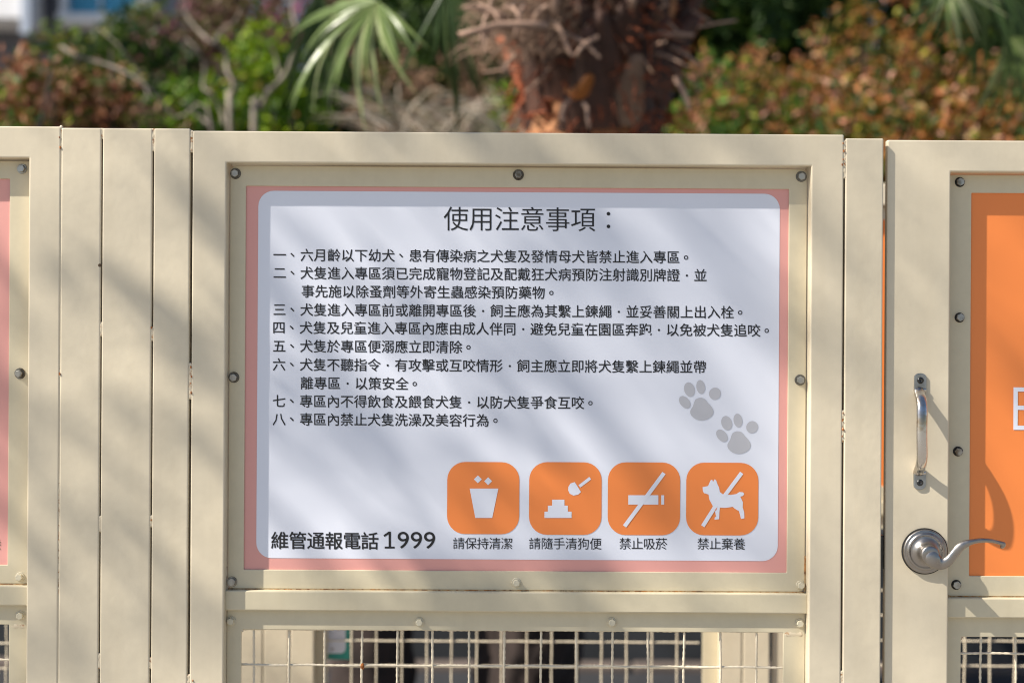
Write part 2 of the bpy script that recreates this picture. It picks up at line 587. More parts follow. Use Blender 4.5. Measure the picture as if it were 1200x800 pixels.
# ------------------------------------------------------------------ panel frames
def frame_plate(bm, ox0, ox1, oz0, oz1, ix0, ix1, iz0, iz1, d0, d1, rc=7, e=0.7, front_only=False):
    """flat plate with rounded outer corners and a rectangular hole"""
    def ring(x0, x1, z0, z1, r, n=4):
        out = []
        for cx, cz, a0 in ((x1 - r, z1 - r, 0), (x0 + r, z1 - r, 90), (x0 + r, z0 + r, 180), (x1 - r, z0 + r, 270)):
            for k in range(n + 1):
                a = math.radians(a0 + 90 * k / n)
                out.append((cx + r * math.cos(a), cz + r * math.sin(a)))
        return out
    outer = ring(ox0, ox1, oz0, oz1, rc)
    inner = ring(ix0, ix1, iz0, iz1, 1.2)
    n = len(outer)
    def add(e, d):
        return [bm.verts.new(P(x, d, z)) for x, z in e]
    def inset(lst, s, x0, x1, z0, z1):
        cx, cz = (x0 + x1) / 2, (z0 + z1) / 2
        return [(x + (s if x < cx else -s), z + (s if z < cz else -s)) for x, z in lst]
    seq = [add(outer, d1)]
    steps = (0.0, 0.45, 1.0, 1.57)
    for t in steps:
        seq.append(add(inset(outer, e * (1 - math.cos(t)), ox0, ox1, oz0, oz1), d0 + e * (1 - math.sin(t))))
    for t in reversed(steps):
        seq.append(add(inset(inner, -e * (1 - math.cos(t)), ix0, ix1, iz0, iz1), d0 + e * (1 - math.sin(t))))
    seq.append(add(inner, d1))
    seq.append(seq[0])
    for a, b in zip(seq[:-1], seq[1:]):
        for k in range(n):
            k2 = (k + 1) % n
            bm.faces.new((a[k], a[k2], b[k2], b[k]))
    bmesh.ops.recalc_face_normals(bm, faces=bm.faces)
    return bm

def make_panel(name, label, cat, xl, xr, top, sl_, sr_, tr, dx_front=0.0, group=None, mesh_phase=(0, 0), lowborder=21, mat='paint', thin=False):
    """welded frame: stiles, top rail, middle rail, flat border bars and crimped mesh below"""
    root = thing(name, label, cat, P((xl + xr) / 2, dx_front + 19, FLOOR), group)
    f = dx_front
    lx0, lx1, lt = xl + sl_, xr - sr_, top - tr
    dy = top - 244.5
    railt, railb = -295.2 + dy, -318.8 + dy
    R_ = lambda o: rel(o, root)
    bm = bmesh.new()
    if thin:     # the gate: a face plate with a rebated tube behind it
        frame_plate(bm, xl, xr, FLOOR + 14, top, lx0, lx1, FLOOR + 50, lt, f, f + 9, rc=1.5, e=1.7, front_only=False)
        frame_plate(bm, xl + 15, xr - 15, FLOOR + 20, top - 6, lx0 + .2, lx1 - .2, FLOOR + 49, lt + .2, f + 8, f + 38, rc=1.5, e=.5)
    else:
        frame_plate(bm, xl, xr, FLOOR + 14, top, lx0, lx1, FLOOR + 50, lt, f, f + 38, rc=1.5, e=1.7)
    R_(bm_obj('frame', bm, M[mat], root))
    R_(bm_obj('middle_rail', rbox(lx0 - 1, lx1 + 1, f + 9.6, f + 36, railb, railt, 1.6), M['plate'], root))
    if not thin:
        for fx in (xl + 19, xr - 19):
            R_(bm_obj('foot', rbox(fx - 13, fx + 13, f + 6, f + 32, FLOOR - 2, FLOOR + 14.5, 1), M[mat], root))
    # lower border frame
    bz1 = railb + 0.5
    bz0 = FLOOR + 49.5
    bm = bmesh.new()
    ib = lowborder
    frame_plate(bm, lx0 + .6, lx1 - .6, bz0, bz1, lx0 - 336 + 336 + ib - 3.4, lx1 - ib - 5.4, bz0 + 22, -342.5 + dy, f + 17.3, f + 19.4, rc=2)
    R_(bm_obj('border_frame', bm, M['plate'], root))
    mesh_infill(root, lx0 + ib - 8, lx1 - ib + 1, bz0 + 16, -337 + dy, f + 21.6, mesh_phase[0], mesh_phase[1])
    # small welds at the corners of the lower border
    weld(root, -343.8 + dy, lx0 + 1, lx0 + ib - 1, f + 17.2, 2.4, vertical=False)
    weld(root, -344.5 + dy, lx1 - ib - 5, lx1 - 2, f + 17.0, 3.4, vertical=False)
    return root, dict(lx0=lx0, lx1=lx1, lt=lt, railt=railt, f=f, dy=dy)

def poly_mesh(polys, dp, root, name, mat, parent, px=True):
    """flat print: list of outlines in photo pixels on the board plane"""
    bm = bmesh.new()
    for pl in polys:
        vs = []
        for x, y in pl:
            X, Z = un(x, y, 19.6) if px else (x, y)
            vs.append(bm.verts.new(P(X, dp, Z)))
        fc = bm.faces.new(vs)
        fc.normal_update()
        if fc.normal.y > 0:
            fc.normal_flip()
    bmesh.ops.triangulate(bm, faces=bm.faces)
    o = bm_obj(name, bm, mat, parent)
    return rel(o, root)

def rrect(x0, y0, x1, y1, r, n=7):
    out = []
    for cx, cy, a0 in ((x1 - r, y0 + r, -90), (x1 - r, y1 - r, 0), (x0 + r, y1 - r, 90), (x0 + r, y0 + r, 180)):
        for k in range(n + 1):
            a = math.radians(a0 + 90 * k / n)
            out.append((cx + r * math.cos(a), cy + r * math.sin(a)))
    return out

def make_board(name, label, cat, info, bx0, bx1, bz0, bz1, colour, bolts, boltkind=BOLT, group=None, kinds=None):
    """printed sheet held behind a flat bolted border plate"""
    f = info['f']
    root = thing(name, label, cat, P((info['lx0'] + info['lx1']) / 2, f + 20, info['railt']), group)
    bm = bmesh.new()
    frame_plate(bm, info['lx0'] + 1.3, info['lx1'] - 1.3, info['railt'] + 1.2, info['lt'] - 1.5, bx0, bx1, bz0, bz1, f + 17.3, f + 19.3)
    rel(bm_obj('border_plate', bm, M['plate'], root), root)
    sh = rel(bm_obj('sign_sheet', rbox(bx0 - 10, bx1 + 10, f + 19.6, f + 23, bz0 - 10, bz1 + 10, 0.3, 1), M[colour], root), root)
    rel(bm_obj('rust_seam', rbox(info['lx0'] + 1.5, info['lx1'] - 1.5, f + 17.6, f + 21, info['railt'] + 0.1, info['railt'] + 1.15, 0), M['rust'], root), root)
    rel(bm_obj('rust_seam', rbox(info['lx1'] - 1.9, info['lx1'] - 0.3, f + 16.8, f + 20, info['railt'] + 1.6, info['railt'] + 44, 0), M['rust'], root), root)
    for i, (x, z) in enumerate(bolts):
        bolt(boltkind if kinds is None else kinds[i], x, z, f + 17.0, root)
    return root, sh

def rust_spot(root, px, py, dp, r):
    X, Z = un(px, py, dp)
    bm = bmesh.new()
    bmesh.ops.create_icosphere(bm, subdivisions=2, radius=r / S)
    for v in bm.verts:
        v.co = Vector((v.co.x * .8, v.co.y * .8, v.co.z * 1.5)) * (1 + .25 * noise.noise(v.co * 900)) + P(X, dp, Z)
    return rel(bm_obj('rust_spot', bm, M['rustdeep'], root, smooth=True), root)

# --- three-tube post on the left
def make_post(name, label, spans, top, seams, front=0.0):
    xl, xr = spans[0][0], spans[-1][1]
    root = thing(name, label, 'fence post', P((xl + xr) / 2, front + 19, FLOOR))
    for (a, b) in spans:
        rel(bm_obj('post_tube', rbox(a, b, front, front + 40, FLOOR, top, 1.7, 3), M['paint_w'], root), root)
    for x, segs, w in seams:
        for (z0, z1) in segs:
            weld(root, x, z0, z1, front + 0.4, w)
    return root
def seg(*ys):
    return [(400 - b, 400 - a) for a, b in ys]

post = make_post('fence_post', 'wide beige fence post of three welded square tubes, left of the white notice board',
    [(-529.6, -482.7), (-481.0, -422.8), (-421.0, -378.4)], 247.0,
    [(-481.9, seg((153, 166), (380, 397), (607, 626), (768, 786)), 3.4),
     (-421.9, seg((153, 180), (385, 402), (606, 620), (772, 786)), 3.4)])
post_r = make_post('fence_post', 'single square beige post between the notice board panel and the gate',
    [(389.7, 434.2)], 240.3, [])

centre, ci = make_panel('metal_fence', 'beige fence panel holding the white notice board above wire mesh', 'metal fence',
    -375.6, 387.6, 244.5, 39.6, 38, 37, mesh_phase=(-304.9, -385.4))
left, li = make_panel('metal_fence', 'beige fence panel at the left edge holding the pink board', 'metal fence',
    -374.0 - 917 - 1, 387.6 - 917 - .8, 248.5, 38, 37, 37, mesh_phase=(-10, -380.9))
gate, gi = make_panel('gate', 'beige metal gate with a curved lever handle and a pull handle', 'gate',
    440.4, 1130, 239.6, 74.6, 74.6, 37, dx_front=6.5, mesh_phase=(560, -368.0), lowborder=24, thin=True)

# seam welds between panels and posts
for root_, x, segs, w in ((post, -530.2, seg((150, 176), (433, 446), (560, 700)), 1.8),
                          (post, -376.8, seg((155, 181), (427, 470), (792, 812)), 2.6),
                          (post_r, 388.9, seg((162, 207), (478, 516), (783, 806)), 2.9)):
    for (z0, z1) in segs:
        weld(root_, x, z0, z1, 0.5, w)
# paint filler that closes the seam beside the left panel
rel(bm_obj('seam_filler', rbox(-531.0, -529.2, 0.9, 8, -900, 246, 0.3, 1), M['paint'], post), post)

# ------------------------------------------------------------------ glyphs
GL = {}
def glyphs(chars, offset):
    todo = [c for c in set(chars) if (c, offset) not in GL]
    tmp = []
    for c in todo:
        cu = bpy.data.curves.new('glyph', 'FONT')
        cu.body = {'，': '・'}.get(c, c)
        cu.size = 1
        cu.resolution_u = 6 if c in '9。・' else 2
        o = bpy.data.objects.new('glyph', cu)
        COL.objects.link(o)
        tmp.append((c, o, cu))
    bpy.context.view_layer.update()
    dg = bpy.context.evaluated_depsgraph_get()
    for c, o, cu in tmp:
        me = bpy.data.meshes.new_from_object(o.evaluated_get(dg))
        bm = bmesh.new(); bm.from_mesh(me)
        bmesh.ops.remove_doubles(bm, verts=bm.verts, dist=1e-4)
        # thin or thicken the strokes: push every outline point along the outline's own normal
        mv = {}
        for e in bm.edges:
            if len(e.link_faces) == 1:
                f = e.link_faces[0]
                t = (e.verts[1].co - e.verts[0].co)
                if t.length < 1e-6: continue
                t.normalize()
                nrm = Vector((t.y, -t.x, 0))
                if nrm.dot(f.calc_center_median() - e.verts[0].co) > 0: nrm = -nrm
                for v in e.verts: mv.setdefault(v, []).append(nrm)
        new = {}
        for v, ns in mv.items():
            if len(ns) == 2:
                a = ns[0] + ns[1]
                if a.length > .3:
                    a = a / max(.5, (1 + ns[0].dot(ns[1])))
                    new[v] = v.co + a * offset
        for v, q in new.items(): v.co = q
        bm.verts.index_update()
        co = np.array([(v.co.x, v.co.y) for v in bm.verts])
        fa = [tuple(v.index for v in f.verts) for f in bm.faces]
        bm.free()
        if c in '，。、：':
            tx, ty = {'，': (0.5, 0.36), '。': (0.44, 0.36), '、': (0.44, 0.38), '：': (0.5, 0.36)}[c]
            co = co + np.array([tx, ty]) - (co.min(0) + co.max(0)) / 2
            if c == '，':
                co = (co - (tx, ty)) * 0.75 + (tx, ty)
        GL[(c, offset)] = (co, fa)
        bpy.data.meshes.remove(me)
        bpy.data.objects.remove(o)
        bpy.data.curves.remove(cu)

def lettering(text, x0, yc, pitch, size, offset, root, parent, dp, name='lettering', slope=ROLL, mat='ink', squeeze=1.0, plane=19.6):
    """characters placed one cell after another; x0 = left of first cell, yc = middle line (photo pixels)"""
    chars = [c for c in text if c != ' ']
    glyphs(chars, offset)
    vs, fs = [], []
    x = x0
    for c in text:
        if c != ' ':
            co, fa = GL[(c, offset)]
            base = len(vs)
            for u, v in co:
                px = x + pitch / 2 + (u - 0.5) * size * squeeze
                py = yc - (v - 0.38) * size + slope * (px - x0)
                X, Z = un(px, py, plane)
                vs.append(P(X, dp, Z))
            fs += [tuple(base + i for i in f) for f in fa]
        x += pitch
    me = mesh_from(name, vs, fs, M[mat])
    o = obj(name, me, parent)
    return rel(o, root)

# ------------------------------------------------------------------ the white notice board
bx0, bz1 = un(288.6, 218.0, 19.3); bx1, _ = un(924.4, 220, 19.3)
_, bz0 = un(600, 668.6, 19.3)
def bl(lst, dp=17.3):
    return [un(x, y, dp) for x, y in lst]
board, sheet_c = make_board('notice_board', 'white notice board with pink border, black Chinese rules and four orange icons', 'notice board',
    ci, bx0, bx1, bz0, bz1, 'pink', bl([(276, 203.5), (607.5, 205), (939, 207), (274, 442), (937.5, 445), (272, 681), (605, 682), (938, 685)]), kinds=[BOLT, BOLT, BOLT, BOLT, BOLT, BOLTL, BOLTP, BOLTP])
rust_spot(centre, 424.6, 780.2, 20.4, 3.0)
for root_, pts_ in ((post_r, [(988, 168), (989, 177), (988, 187), (987, 193), (988, 484), (987, 493), (988, 503), (987, 511)]),
                    (post, [(223.6, 430), (224.2, 441), (223.4, 449), (224, 460), (69.4, 161), (70.6, 173), (70, 438), (177.4, 384)]),
                    (centre, [(226, 797)])):
    for (x_, y_) in pts_:
        rust_spot(root_, x_, y_, -0.2, rnd.uniform(.7, 1.25))
for (x_, y_, r_0) in ((947.6, 651, 1.3), (947.8, 664, 1.0), (946, 690, 2.2), (947.6, 687, 1.8), (265.6, 664, 1.0), (265.4, 676, 1.3)):
    rust_spot(centre, x_, y_, 17.6, r_0)
bolts_low = bl([(271, 727), (491.5, 728), (717, 728.3), (937, 729.5)])
for x, z in bolts_low:
    bolt(BOLTP, x, z, 17.0, centre)
F0 = 19.6
def c_poly(polys, layer, name, mat, parent=None):
    # undo the roll drawn in the photograph's frame: outlines are given in photo pixels
    return poly_mesh(polys, F0 - 0.28 * layer, board, name, M[mat], parent or sheet_c)
def shear(pl):
    x0 = pl[0][0]
    cx = sum(p[0] for p in pl) / len(pl); cy = sum(p[1] for p in pl) / len(pl)
    return [(x - ROLL * (y - cy), y + ROLL * (x - cx)) for x, y in pl]
c_poly([shear(rrect(301.6, 225.4, 912.6, 655.2, 18))], 1, 'white_panel', 'white')

T = 0.009
lettering('使用注意事項：', 519.6, 256.2, 29.75, 30.4, -0.002, board, sheet_c, F0 - .56)
LINES = [
    (319.9, 298.6, '一、六月齡以下幼犬、患有傳染病之犬隻及發情母犬皆禁止進入專區。'),
    (319.9, 319.6, '二、犬隻進入專區須已完成寵物登記及配戴狂犬病預防注射識別牌證，並'),
    (352.9, 341.2, '事先施以除蚤劑等外寄生蟲感染預防藥物。'),
    (319.7, 362.6, '三、犬隻進入專區前或離開專區後，飼主應為其繫上鍊繩，並妥善關上出入栓。'),
    (319.0, 383.6, '四、犬隻及兒童進入專區內應由成人伴同，避免兒童在園區奔跑，以免被犬隻追咬。'),
    (319.4, 405.2, '五、犬隻於專區便溺應立即清除。'),
    (319.2, 426.8, '六、犬隻不聽指令，有攻擊或互咬情形，飼主應立即將犬隻繫上鍊繩並帶'),
    (351.8, 448.6, '離專區，以策安全。'),
    (319.2, 469.6, '七、專區內不得飲食及餵食犬隻，以防犬隻爭食互咬。'),
    (319.2, 490.8, '八、專區內禁止犬隻洗澡及美容行為。'),
]
for x, y, s in LINES:
    lettering(s, x, y, 15.9, 15.9, T, board, sheet_c, F0 - .56)
lettering('維管通報電話', 317.4, 632.6, 21.1, 21.5, 0.013, board, sheet_c, F0 - .56)
# the digits 1999
glyphs('9', 0.002)
co9, f9 = GL[('9', 0.002)]
vs, fs = [], []
for i, x in enumerate((466.0, 481.4, 496.8)):
    w9 = (co9[:, 0].max() - co9[:, 0].min()); h9 = co9[:, 1].max() - co9[:, 1].min()
    base = len(vs)
    for u, v in co9:
        px = x + (u - co9[:, 0].min()) / w9 * 13.2
        py = 642.2 - (v - co9[:, 1].min()) / h9 * 19.8 + ROLL * (px - 447)
        X, Z = un(px, py, 19.6); vs.append(P(X, F0 - .56, Z))
    fs += [tuple(base + j for j in f) for f in f9]
base = len(vs)
one = [(455.4, 622.4), (458.2, 622.4), (458.2, 640.0), (462.6, 640.0), (462.6, 642.2), (450.8, 642.2), (450.8, 640.0), (455.5, 640.0), (455.5, 625.6), (450.6, 628.6), (449.4, 626.6)]
for px, py in one:
    X, Z = un(px, py, 19.6); vs.append(P(X, F0 - .56, Z))
fs.append(tuple(base + j for j in range(len(one))))
rel(obj('lettering', mesh_from('lettering', vs, fs, M['ink']), sheet_c), board)
for s, x0, pitch, y in (('請保持清潔', 530.6, 14.1, 636.0), ('請隨手清狗便', 619.6, 14.25, 636.2), ('禁止吸菸', 725.6, 14.1, 636.4), ('禁止棄養', 817.0, 14.1, 636.6)):
    lettering(s, x0, y, pitch, 14.6, 0.002, board, sheet_c, F0 - .56)

# icons
ICON = [(524.0, 541.0, 608.6, 625.4), (620.0, 541.2, 705.0, 626.2), (712.2, 541.4, 797.0, 626.6), (804.0, 541.8, 888.6, 626.8)]
for a in ICON:
    c_poly([shear(rrect(*a, 21))], 2, 'icon', 'orange')
def diam(cx, cy, r):
    return [(cx, cy - r), (cx + r, cy), (cx, cy + r), (cx - r, cy)]
def bar(x0, y0, x1, y1, w):
    dx, dy = x1 - x0, y1 - y0
    L = math.hypot(dx, dy); nx_, ny_ = -dy / L * w / 2, dx / L * w / 2
    return [(x0 + nx_, y0 + ny_), (x1 + nx_, y1 + ny_), (x1 - nx_, y1 - ny_), (x0 - nx_, y0 - ny_)]
c_poly([diam(560.0, 561.2, 4.6), diam(572.0, 563.4, 4.6), [(550.4, 572.0), (584.0, 572.0), (576.8, 606.4), (557.0, 606.4)]], 3, 'pictogram', 'white')
c_poly([[(638.0, 606.4), (638.0, 599.0), (642.0, 599.0), (642.0, 592.0), (647.0, 592.0), (647.0, 585.0), (661.4, 585.0), (661.4, 592.0), (665.4, 592.0), (665.4, 599.0), (669.8, 599.0), (669.8, 606.4)],
        bar(679.0, 569.4, 691.6, 559.8, 3.6),
        [(666.0, 570.0), (668.6, 566.0), (673.4, 564.4), (680.8, 576.0), (677.6, 579.0), (672.0, 580.2), (667.6, 578.0), (665.8, 574.0)]], 3, 'pictogram', 'white')
c_poly([[(736.2, 579.8), (771.4, 579.8), (771.4, 590.8), (736.2, 590.8)], [(774.8, 579.8), (778.2, 579.8), (778.2, 590.8), (774.8, 590.8)]], 3, 'pictogram', 'white')
c_poly([bar(778.0, 553.8, 731.8, 616.2, 4.6)], 3.4, 'pictogram', 'white')
dog = [(823.2, 570.4), (829.6, 569.0), (832.6, 562.4), (834.4, 561.4), (835.6, 564.2), (837.4, 561.0), (839.2, 562.6), (840.6, 567.0), (842.6, 571.0), (843.4, 576.0),
       (847.6, 579.2), (856.0, 579.4), (862.6, 578.4), (866.4, 576.0), (870.6, 576.4), (872.0, 578.2), (870.6, 580.6), (867.4, 581.4), (870.4, 588.0), (870.2, 594.0),
       (872.0, 600.0), (872.2, 606.8), (868.2, 607.6), (867.2, 603.0), (865.8, 598.4), (860.8, 595.4), (858.6, 593.4), (850.0, 594.6), (843.4, 594.4),
       (843.0, 599.0), (842.6, 607.8), (837.2, 608.4), (837.4, 606.0), (839.0, 604.6), (837.6, 597.6), (834.4, 591.0), (831.2, 585.0), (830.2, 579.0), (825.0, 577.4), (823.6, 575.2)]
c_poly([dog], 3, 'pictogram', 'white')
c_poly([bar(869.0, 553.6, 848.6, 581.0, 4.6), bar(839.0, 591.4, 823.4, 616.0, 4.6)], 3.4, 'pictogram', 'white')
# thin line that sets the slash off the dog's body
c_poly([bar(839.8, 594.8, 837.8, 597.8, 1.0)], 3.7, 'pictogram', 'orange')

def ell(cx, cy, a, b, ang, n=18, pear=0.0):
    out = []
    for k in range(n):
        t = 2 * math.pi * k / n
        x, y = a * math.cos(t), b * math.sin(t)
        x *= 1 + pear * math.sin(t)
        c, s = math.cos(ang), math.sin(ang)
        out.append((cx + x * c - y * s, cy + x * s + y * c))
    return out
def paw(ox, oy):
    pads = [ell(807.9 + ox, 456.2 + oy, 6.3, 8.6, -0.28), ell(821.1 + ox, 453.2 + oy, 5.2, 8.2, -0.15),
            ell(837.7 + ox, 461.0 + oy, 6.9, 7.3, 0.5), ell(802.4 + ox, 471.0 + oy, 5.6, 8.4, -0.70)]
    mp = [(815.0, 467.6), (819.6, 465.8), (825.4, 466.8), (829.4, 471.4), (834.0, 476.6), (836.2, 482.0), (834.2, 487.2), (828.6, 491.0), (822.0, 492.4),
          (815.2, 490.8), (809.8, 486.4), (808.8, 481.0), (811.8, 476.0), (813.2, 471.4)]
    pads.append([tuple(p) for p in smooth_path([(x + ox, y + oy) for x, y in mp], 2)])
    c_poly(pads, 2, 'paw_print', 'grey')
paw(0, 0)
paw(43.6, 39.2)

# ------------------------------------------------------------------ pink board (left) and orange board (gate)
lbx1 = -588.8 * 1.0118
board_l, sheet_l = make_board('notice_board', 'pink board with a few black characters, cut off by the left edge', 'notice board',
    li, lbx1 - 642, lbx1, -264.8 * 1.0118, 186.6 * 1.0118, 'pink', [un(26, 198, 17.3), un(23.4, 437.5, 17.3), un(23.6, 675.5, 17.3)], kinds=[BOLTL, BOLT, BOLTP])
bolt(BOLTP, *un(24.2, 720.5, 17.3), 17.0, left)
lettering('養', -12.4, 636.5, 14, 15, -0.006, board_l, sheet_l, F0 - .45)

gbx0 = (536.6) * 1.0118 + 3
g_s = (D + 26) / D
gx0, _ = un(1136.4, 450, 26); _, gz1 = un(1136, 226.2, 26); _, gz0 = un(1136, 674.2, 26)
board_g, sheet_g = make_board('sign_board', 'orange sign board with white letter, bolted into the gate', 'sign board',
    gi, gx0, 1130 - 74.6 - 22, gz0, gz1, 'orange', [un(1124.6, 213.5, 24), un(1124.4, 372.0, 24), un(1122.4, 528.6, 24), un(1120.4, 684.6, 24)], boltkind=BOLTD)
E_ = [(1187.6, 453.6), (1212, 453.8), (1212, 458.8), (1192.6, 458.6), (1192.6, 475.0), (1210, 475.2), (1210, 480.2), (1192.6, 480.0), (1192.4, 498.4), (1212, 498.6), (1212, 503.6), (1187.4, 503.4)]
bm = bmesh.new()
vv = []
for x, y in E_:
    X, Z = un(x, y, 26); vv.append(bm.verts.new(P(X, 26.1 - .45, Z)))
fc = bm.faces.new(vv); fc.normal_update()
if fc.normal.y > 0: fc.normal_flip()
bmesh.ops.triangulate(bm, faces=bm.faces)
rel(bm_obj('lettering', bm, M['white'], sheet_g), board_g)

# ------------------------------------------------------------------ gate hardware
def ring_profile(cx, cz, prof, n=40):
    """surface of revolution about the y axis; prof = (radius, depth) in pixel units"""
    vs, fs = [], []
    for r, d in prof:
        for k in range(n):
            a = 2 * math.pi * k / n
            vs.append(P(cx + r * math.cos(a), d, cz + r * math.sin(a)))
    for i in range(len(prof) - 1):
        for k in range(n):
            k2 = (k + 1) % n
            fs.append((i * n + k, i * n + k2, (i + 1) * n + k2, (i + 1) * n + k))
    fs.append(tuple((len(prof) - 1) * n + k for k in range(n)))
    return vs, fs
gf = 6.5
rx, rz = un(1084.6, 646.0, 2)
lever = bm_obj('lever_handle', rbox(rx - 3, rx + 3, gf + 1, gf + 3, rz - 3, rz + 3, 0), M['darkmetal'], gate); rel(lever, gate)
vs, fs = ring_profile(rx, rz, [(27.2, gf), (27.2, gf - 1.6), (25.8, gf - 1.8)], 40)
rel(obj('gasket', mesh_from('gasket', vs, fs, M['rubber'], False), lever), gate)
prof = [(25.8, gf - 0.6), (25.8, gf - 3.6), (25.2, gf - 4.6), (24.0, gf - 5.0), (22.4, gf - 4.8), (21.8, gf - 5.4), (21.0, gf - 6.6), (19.8, gf - 7.0), (18.6, gf - 6.6), (17.6, gf - 6.4),
        (15.5, gf - 7.6), (12.5, gf - 10.0), (10.8, gf - 12.5), (10.0, gf - 16.0), (9.6, gf - 24)]
vs, fs = ring_profile(rx, rz, prof, 48)
rel(obj('rosette', mesh_from('rosette', vs, fs, M['nickel'], True), lever), gate)
ld = -24.0   # depth of the lever's middle
lev_px = [  # photo x, y, half height, depth
    (1086.5, 647.0, 9.0, -22), (1089.5, 650.5, 10.4, -24), (1094.5, 656.0, 9.6, -25), (1100.5, 659.6, 7.6, -25), (1107, 659.4, 6.2, -26),
    (1113, 655.2, 5.6, -27), (1119, 648.0, 5.4, -28), (1124, 641.6, 5.2, -29), (1131, 637.0, 4.4, -29), (1140, 634.2, 3.0, -29), (1150, 632.8, 2.8, -28),
    (1160, 633.0, 2.4, -27), (1168, 634.6, 2.2, -25), (1173, 636.0, 2.6, -24), (1175.6, 637.4, 3.2, -23), (1174.4, 640.0, 2.6, -22), (1172.6, 640.6, 1.6, -21)]
pts, rad, flat = [], [], []
for q in smooth_path(lev_px, 4):
    X, Z = un(q[0], q[1], q[3])
    pts.append(P(X, q[3], Z)); rad.append(max(0.8, q[2]) / S)
    flat.append((1.0, max(0.55, min(1.0, 3.8 / max(q[2], 1)))))
# rounded start
vs, fs = sweep(pts, rad, 16, flat=flat)
rel(obj('lever', mesh_from('lever', vs, fs, M['nickel'], True), lever), gate)
lx_, lz_ = un(1089.6, 649.6, -24)
vs, fs = ring_profile(lx_, lz_, [(8.0, -16), (10.0, -19), (11.0, -22), (11.0, -25.5), (10.2, -27.2), (8.8, -28.0), (4, -28.2)], 32)
rel(obj('lever_hub', mesh_from('lever_hub', vs, fs, M['nickel'], True), lever), gate)

hx, hz0 = un(1077.6, 563.5, 6); _, hz1 = un(1077.6, 447, 6)
hx1, _ = un(1078.2, 447, 6)
pull = bm_obj('pull_handle', rbox(hx - 2, hx + 2, gf + .5, gf + 2, hz0 - 2, hz0 + 2, 0), M['endplate'], gate); rel(pull, gate)
def end_plate(x, z, sgn):
    bm = bmesh.new()
    w, h = 7.2, 10.0
    out = []
    for k in range(9):
        a = math.pi * k / 8
        out.append((x + w * math.cos(a), z + sgn * (h - 5 + 5 * math.sin(a))))
    out += [(x - w, z - sgn * h), (x + w, z - sgn * h)]
    fr = [bm.verts.new(P(a, gf - 2.2, b)) for a, b in out]
    bk = [bm.verts.new(P(a, gf - .1, b)) for a, b in out]
    bm.faces.new(fr); bm.faces.new(bk[::-1])
    for k in range(len(out)):
        k2 = (k + 1) % len(out)
        bm.faces.new((fr[k], fr[k2], bk[k2], bk[k]))
    bmesh.ops.recalc_face_normals(bm, faces=bm.faces)
    bmesh.ops.bevel(bm, geom=[e for e in bm.edges if all(abs(v.co.y - (gf - 2.2) / S) < 1e-5 for v in e.verts)], offset=.7 / S, segments=2, profile=.5, affect='EDGES')
    o = rel(bm_obj('end_plate', bm, M['endplate'], pull), gate)
    vs, fs = ring_profile(x, z + sgn * 1.5, [(4.0, gf - 2.0), (3.8, gf - 3.0), (2.6, gf - 3.7), (1.2, gf - 3.7), (0.9, gf - 3.0)], 16)
    rel(obj('screw', mesh_from('screw', vs, fs, M['darkmetal'], True), pull), gate)
end_plate(hx1, hz1, 1)
end_plate(hx, hz0, -1)
prof = [(0, 0.8), (5, -4), (12, -12), (24, -19.0), (42, -22.5), (66, -22.5), (84, -19.5), (95, -12), (101, -4), (106, 0.8)]
a0, a1 = hz1 - 9.5, hz0 + 9.5
prof = [(t / 106.0, gf + d) for t, d in prof]
path = smooth_path(prof, 5)
pts, rad, flat = [], [], []
for i, (t, d) in enumerate(path):
    z = a0 + (a1 - a0) * t
    x = hx1 + (hx - hx1) * t - 0.6 - 3.4 * math.sin(math.pi * max(0, min(1, t)))
    pts.append(P(x, d, z))
    e = abs(t - .5) * 2
    rad.append((6.3 + .7 * e ** 3) / S)
    flat.append((1.0, 0.66))
vs, fs = sweep(pts, rad, 14, flat=flat)
rel(obj('bar', mesh_from('bar', vs, fs, M['chrome'], True), pull), gate)
for zc in (a0 - .2, a1 + .2):
    vs, fs = ring_profile(hx1, zc, [(1, 0)], 4)
    rel(bm_obj('collar', rbox((hx1 if zc == a0 - .2 else hx) - 7.0, (hx1 if zc == a0 - .2 else hx) + 7.0, gf - 4.2, gf, zc - 2.0, zc + 2.0, 1.6), M['chrome'], pull), gate)
# latch plate in the gap
rel(bm_obj('latch', rbox(434.6, 440.6, 12, 34, -266, -226, 1.0), M['darkmetal'], gate), gate)
rel(bm_obj('strike_plate', rbox(433.6, 434.9, 8, 34, -285, -205, 0.3), M['darkmetal'], post_r), post_r)

# ------------------------------------------------------------------ second fence, a metre behind (a double entrance)
DY = 0.442 * D / S
DX, DZ = 4.0 / S, 32.0 / S
def rear(root, label, dx=DX, name=None):
    c = copy_tree(root, (root.location.x + dx, root.location.y + DY, root.location.z + DZ))
    c['label'] = label
    return c
rc = rear(centre, 'blurred beige mesh panel of the second fence, seen through the front mesh')
rear(post, 'blurred three-tube post of the second fence behind the mesh at lower left')
rear(post_r, 'blurred single square post of the second fence behind the mesh at lower right')
rg = rear(gate, 'beige gate of the second fence glimpsed through the gap beside the front gate')
rgb = rear(board_g, 'orange board on the rear gate, glimpsed through the narrow gap')
for o in rc.children:
    if o.name.startswith('wire'):
        o.location.x -= 12.0 / S; o.location.z += 12.9 / S
rl = rear(left, 'left panel of the second fence, glimpsed behind the lower left mesh')
# its legs reach the ground
for r_ in (rc, rl, rg):
    w_ = (387.6 + 374) if r_ is not rg else (1130 - 440.4)
    for sgn in (-1, 1):
        b = mbox((sgn * (w_ / 2 - 19) / S, 0, -0.5 * (DZ) + .004), (30 / S, 34 / S, DZ + .03))
        o = bm_obj('foot', b, M['paint'], r_)

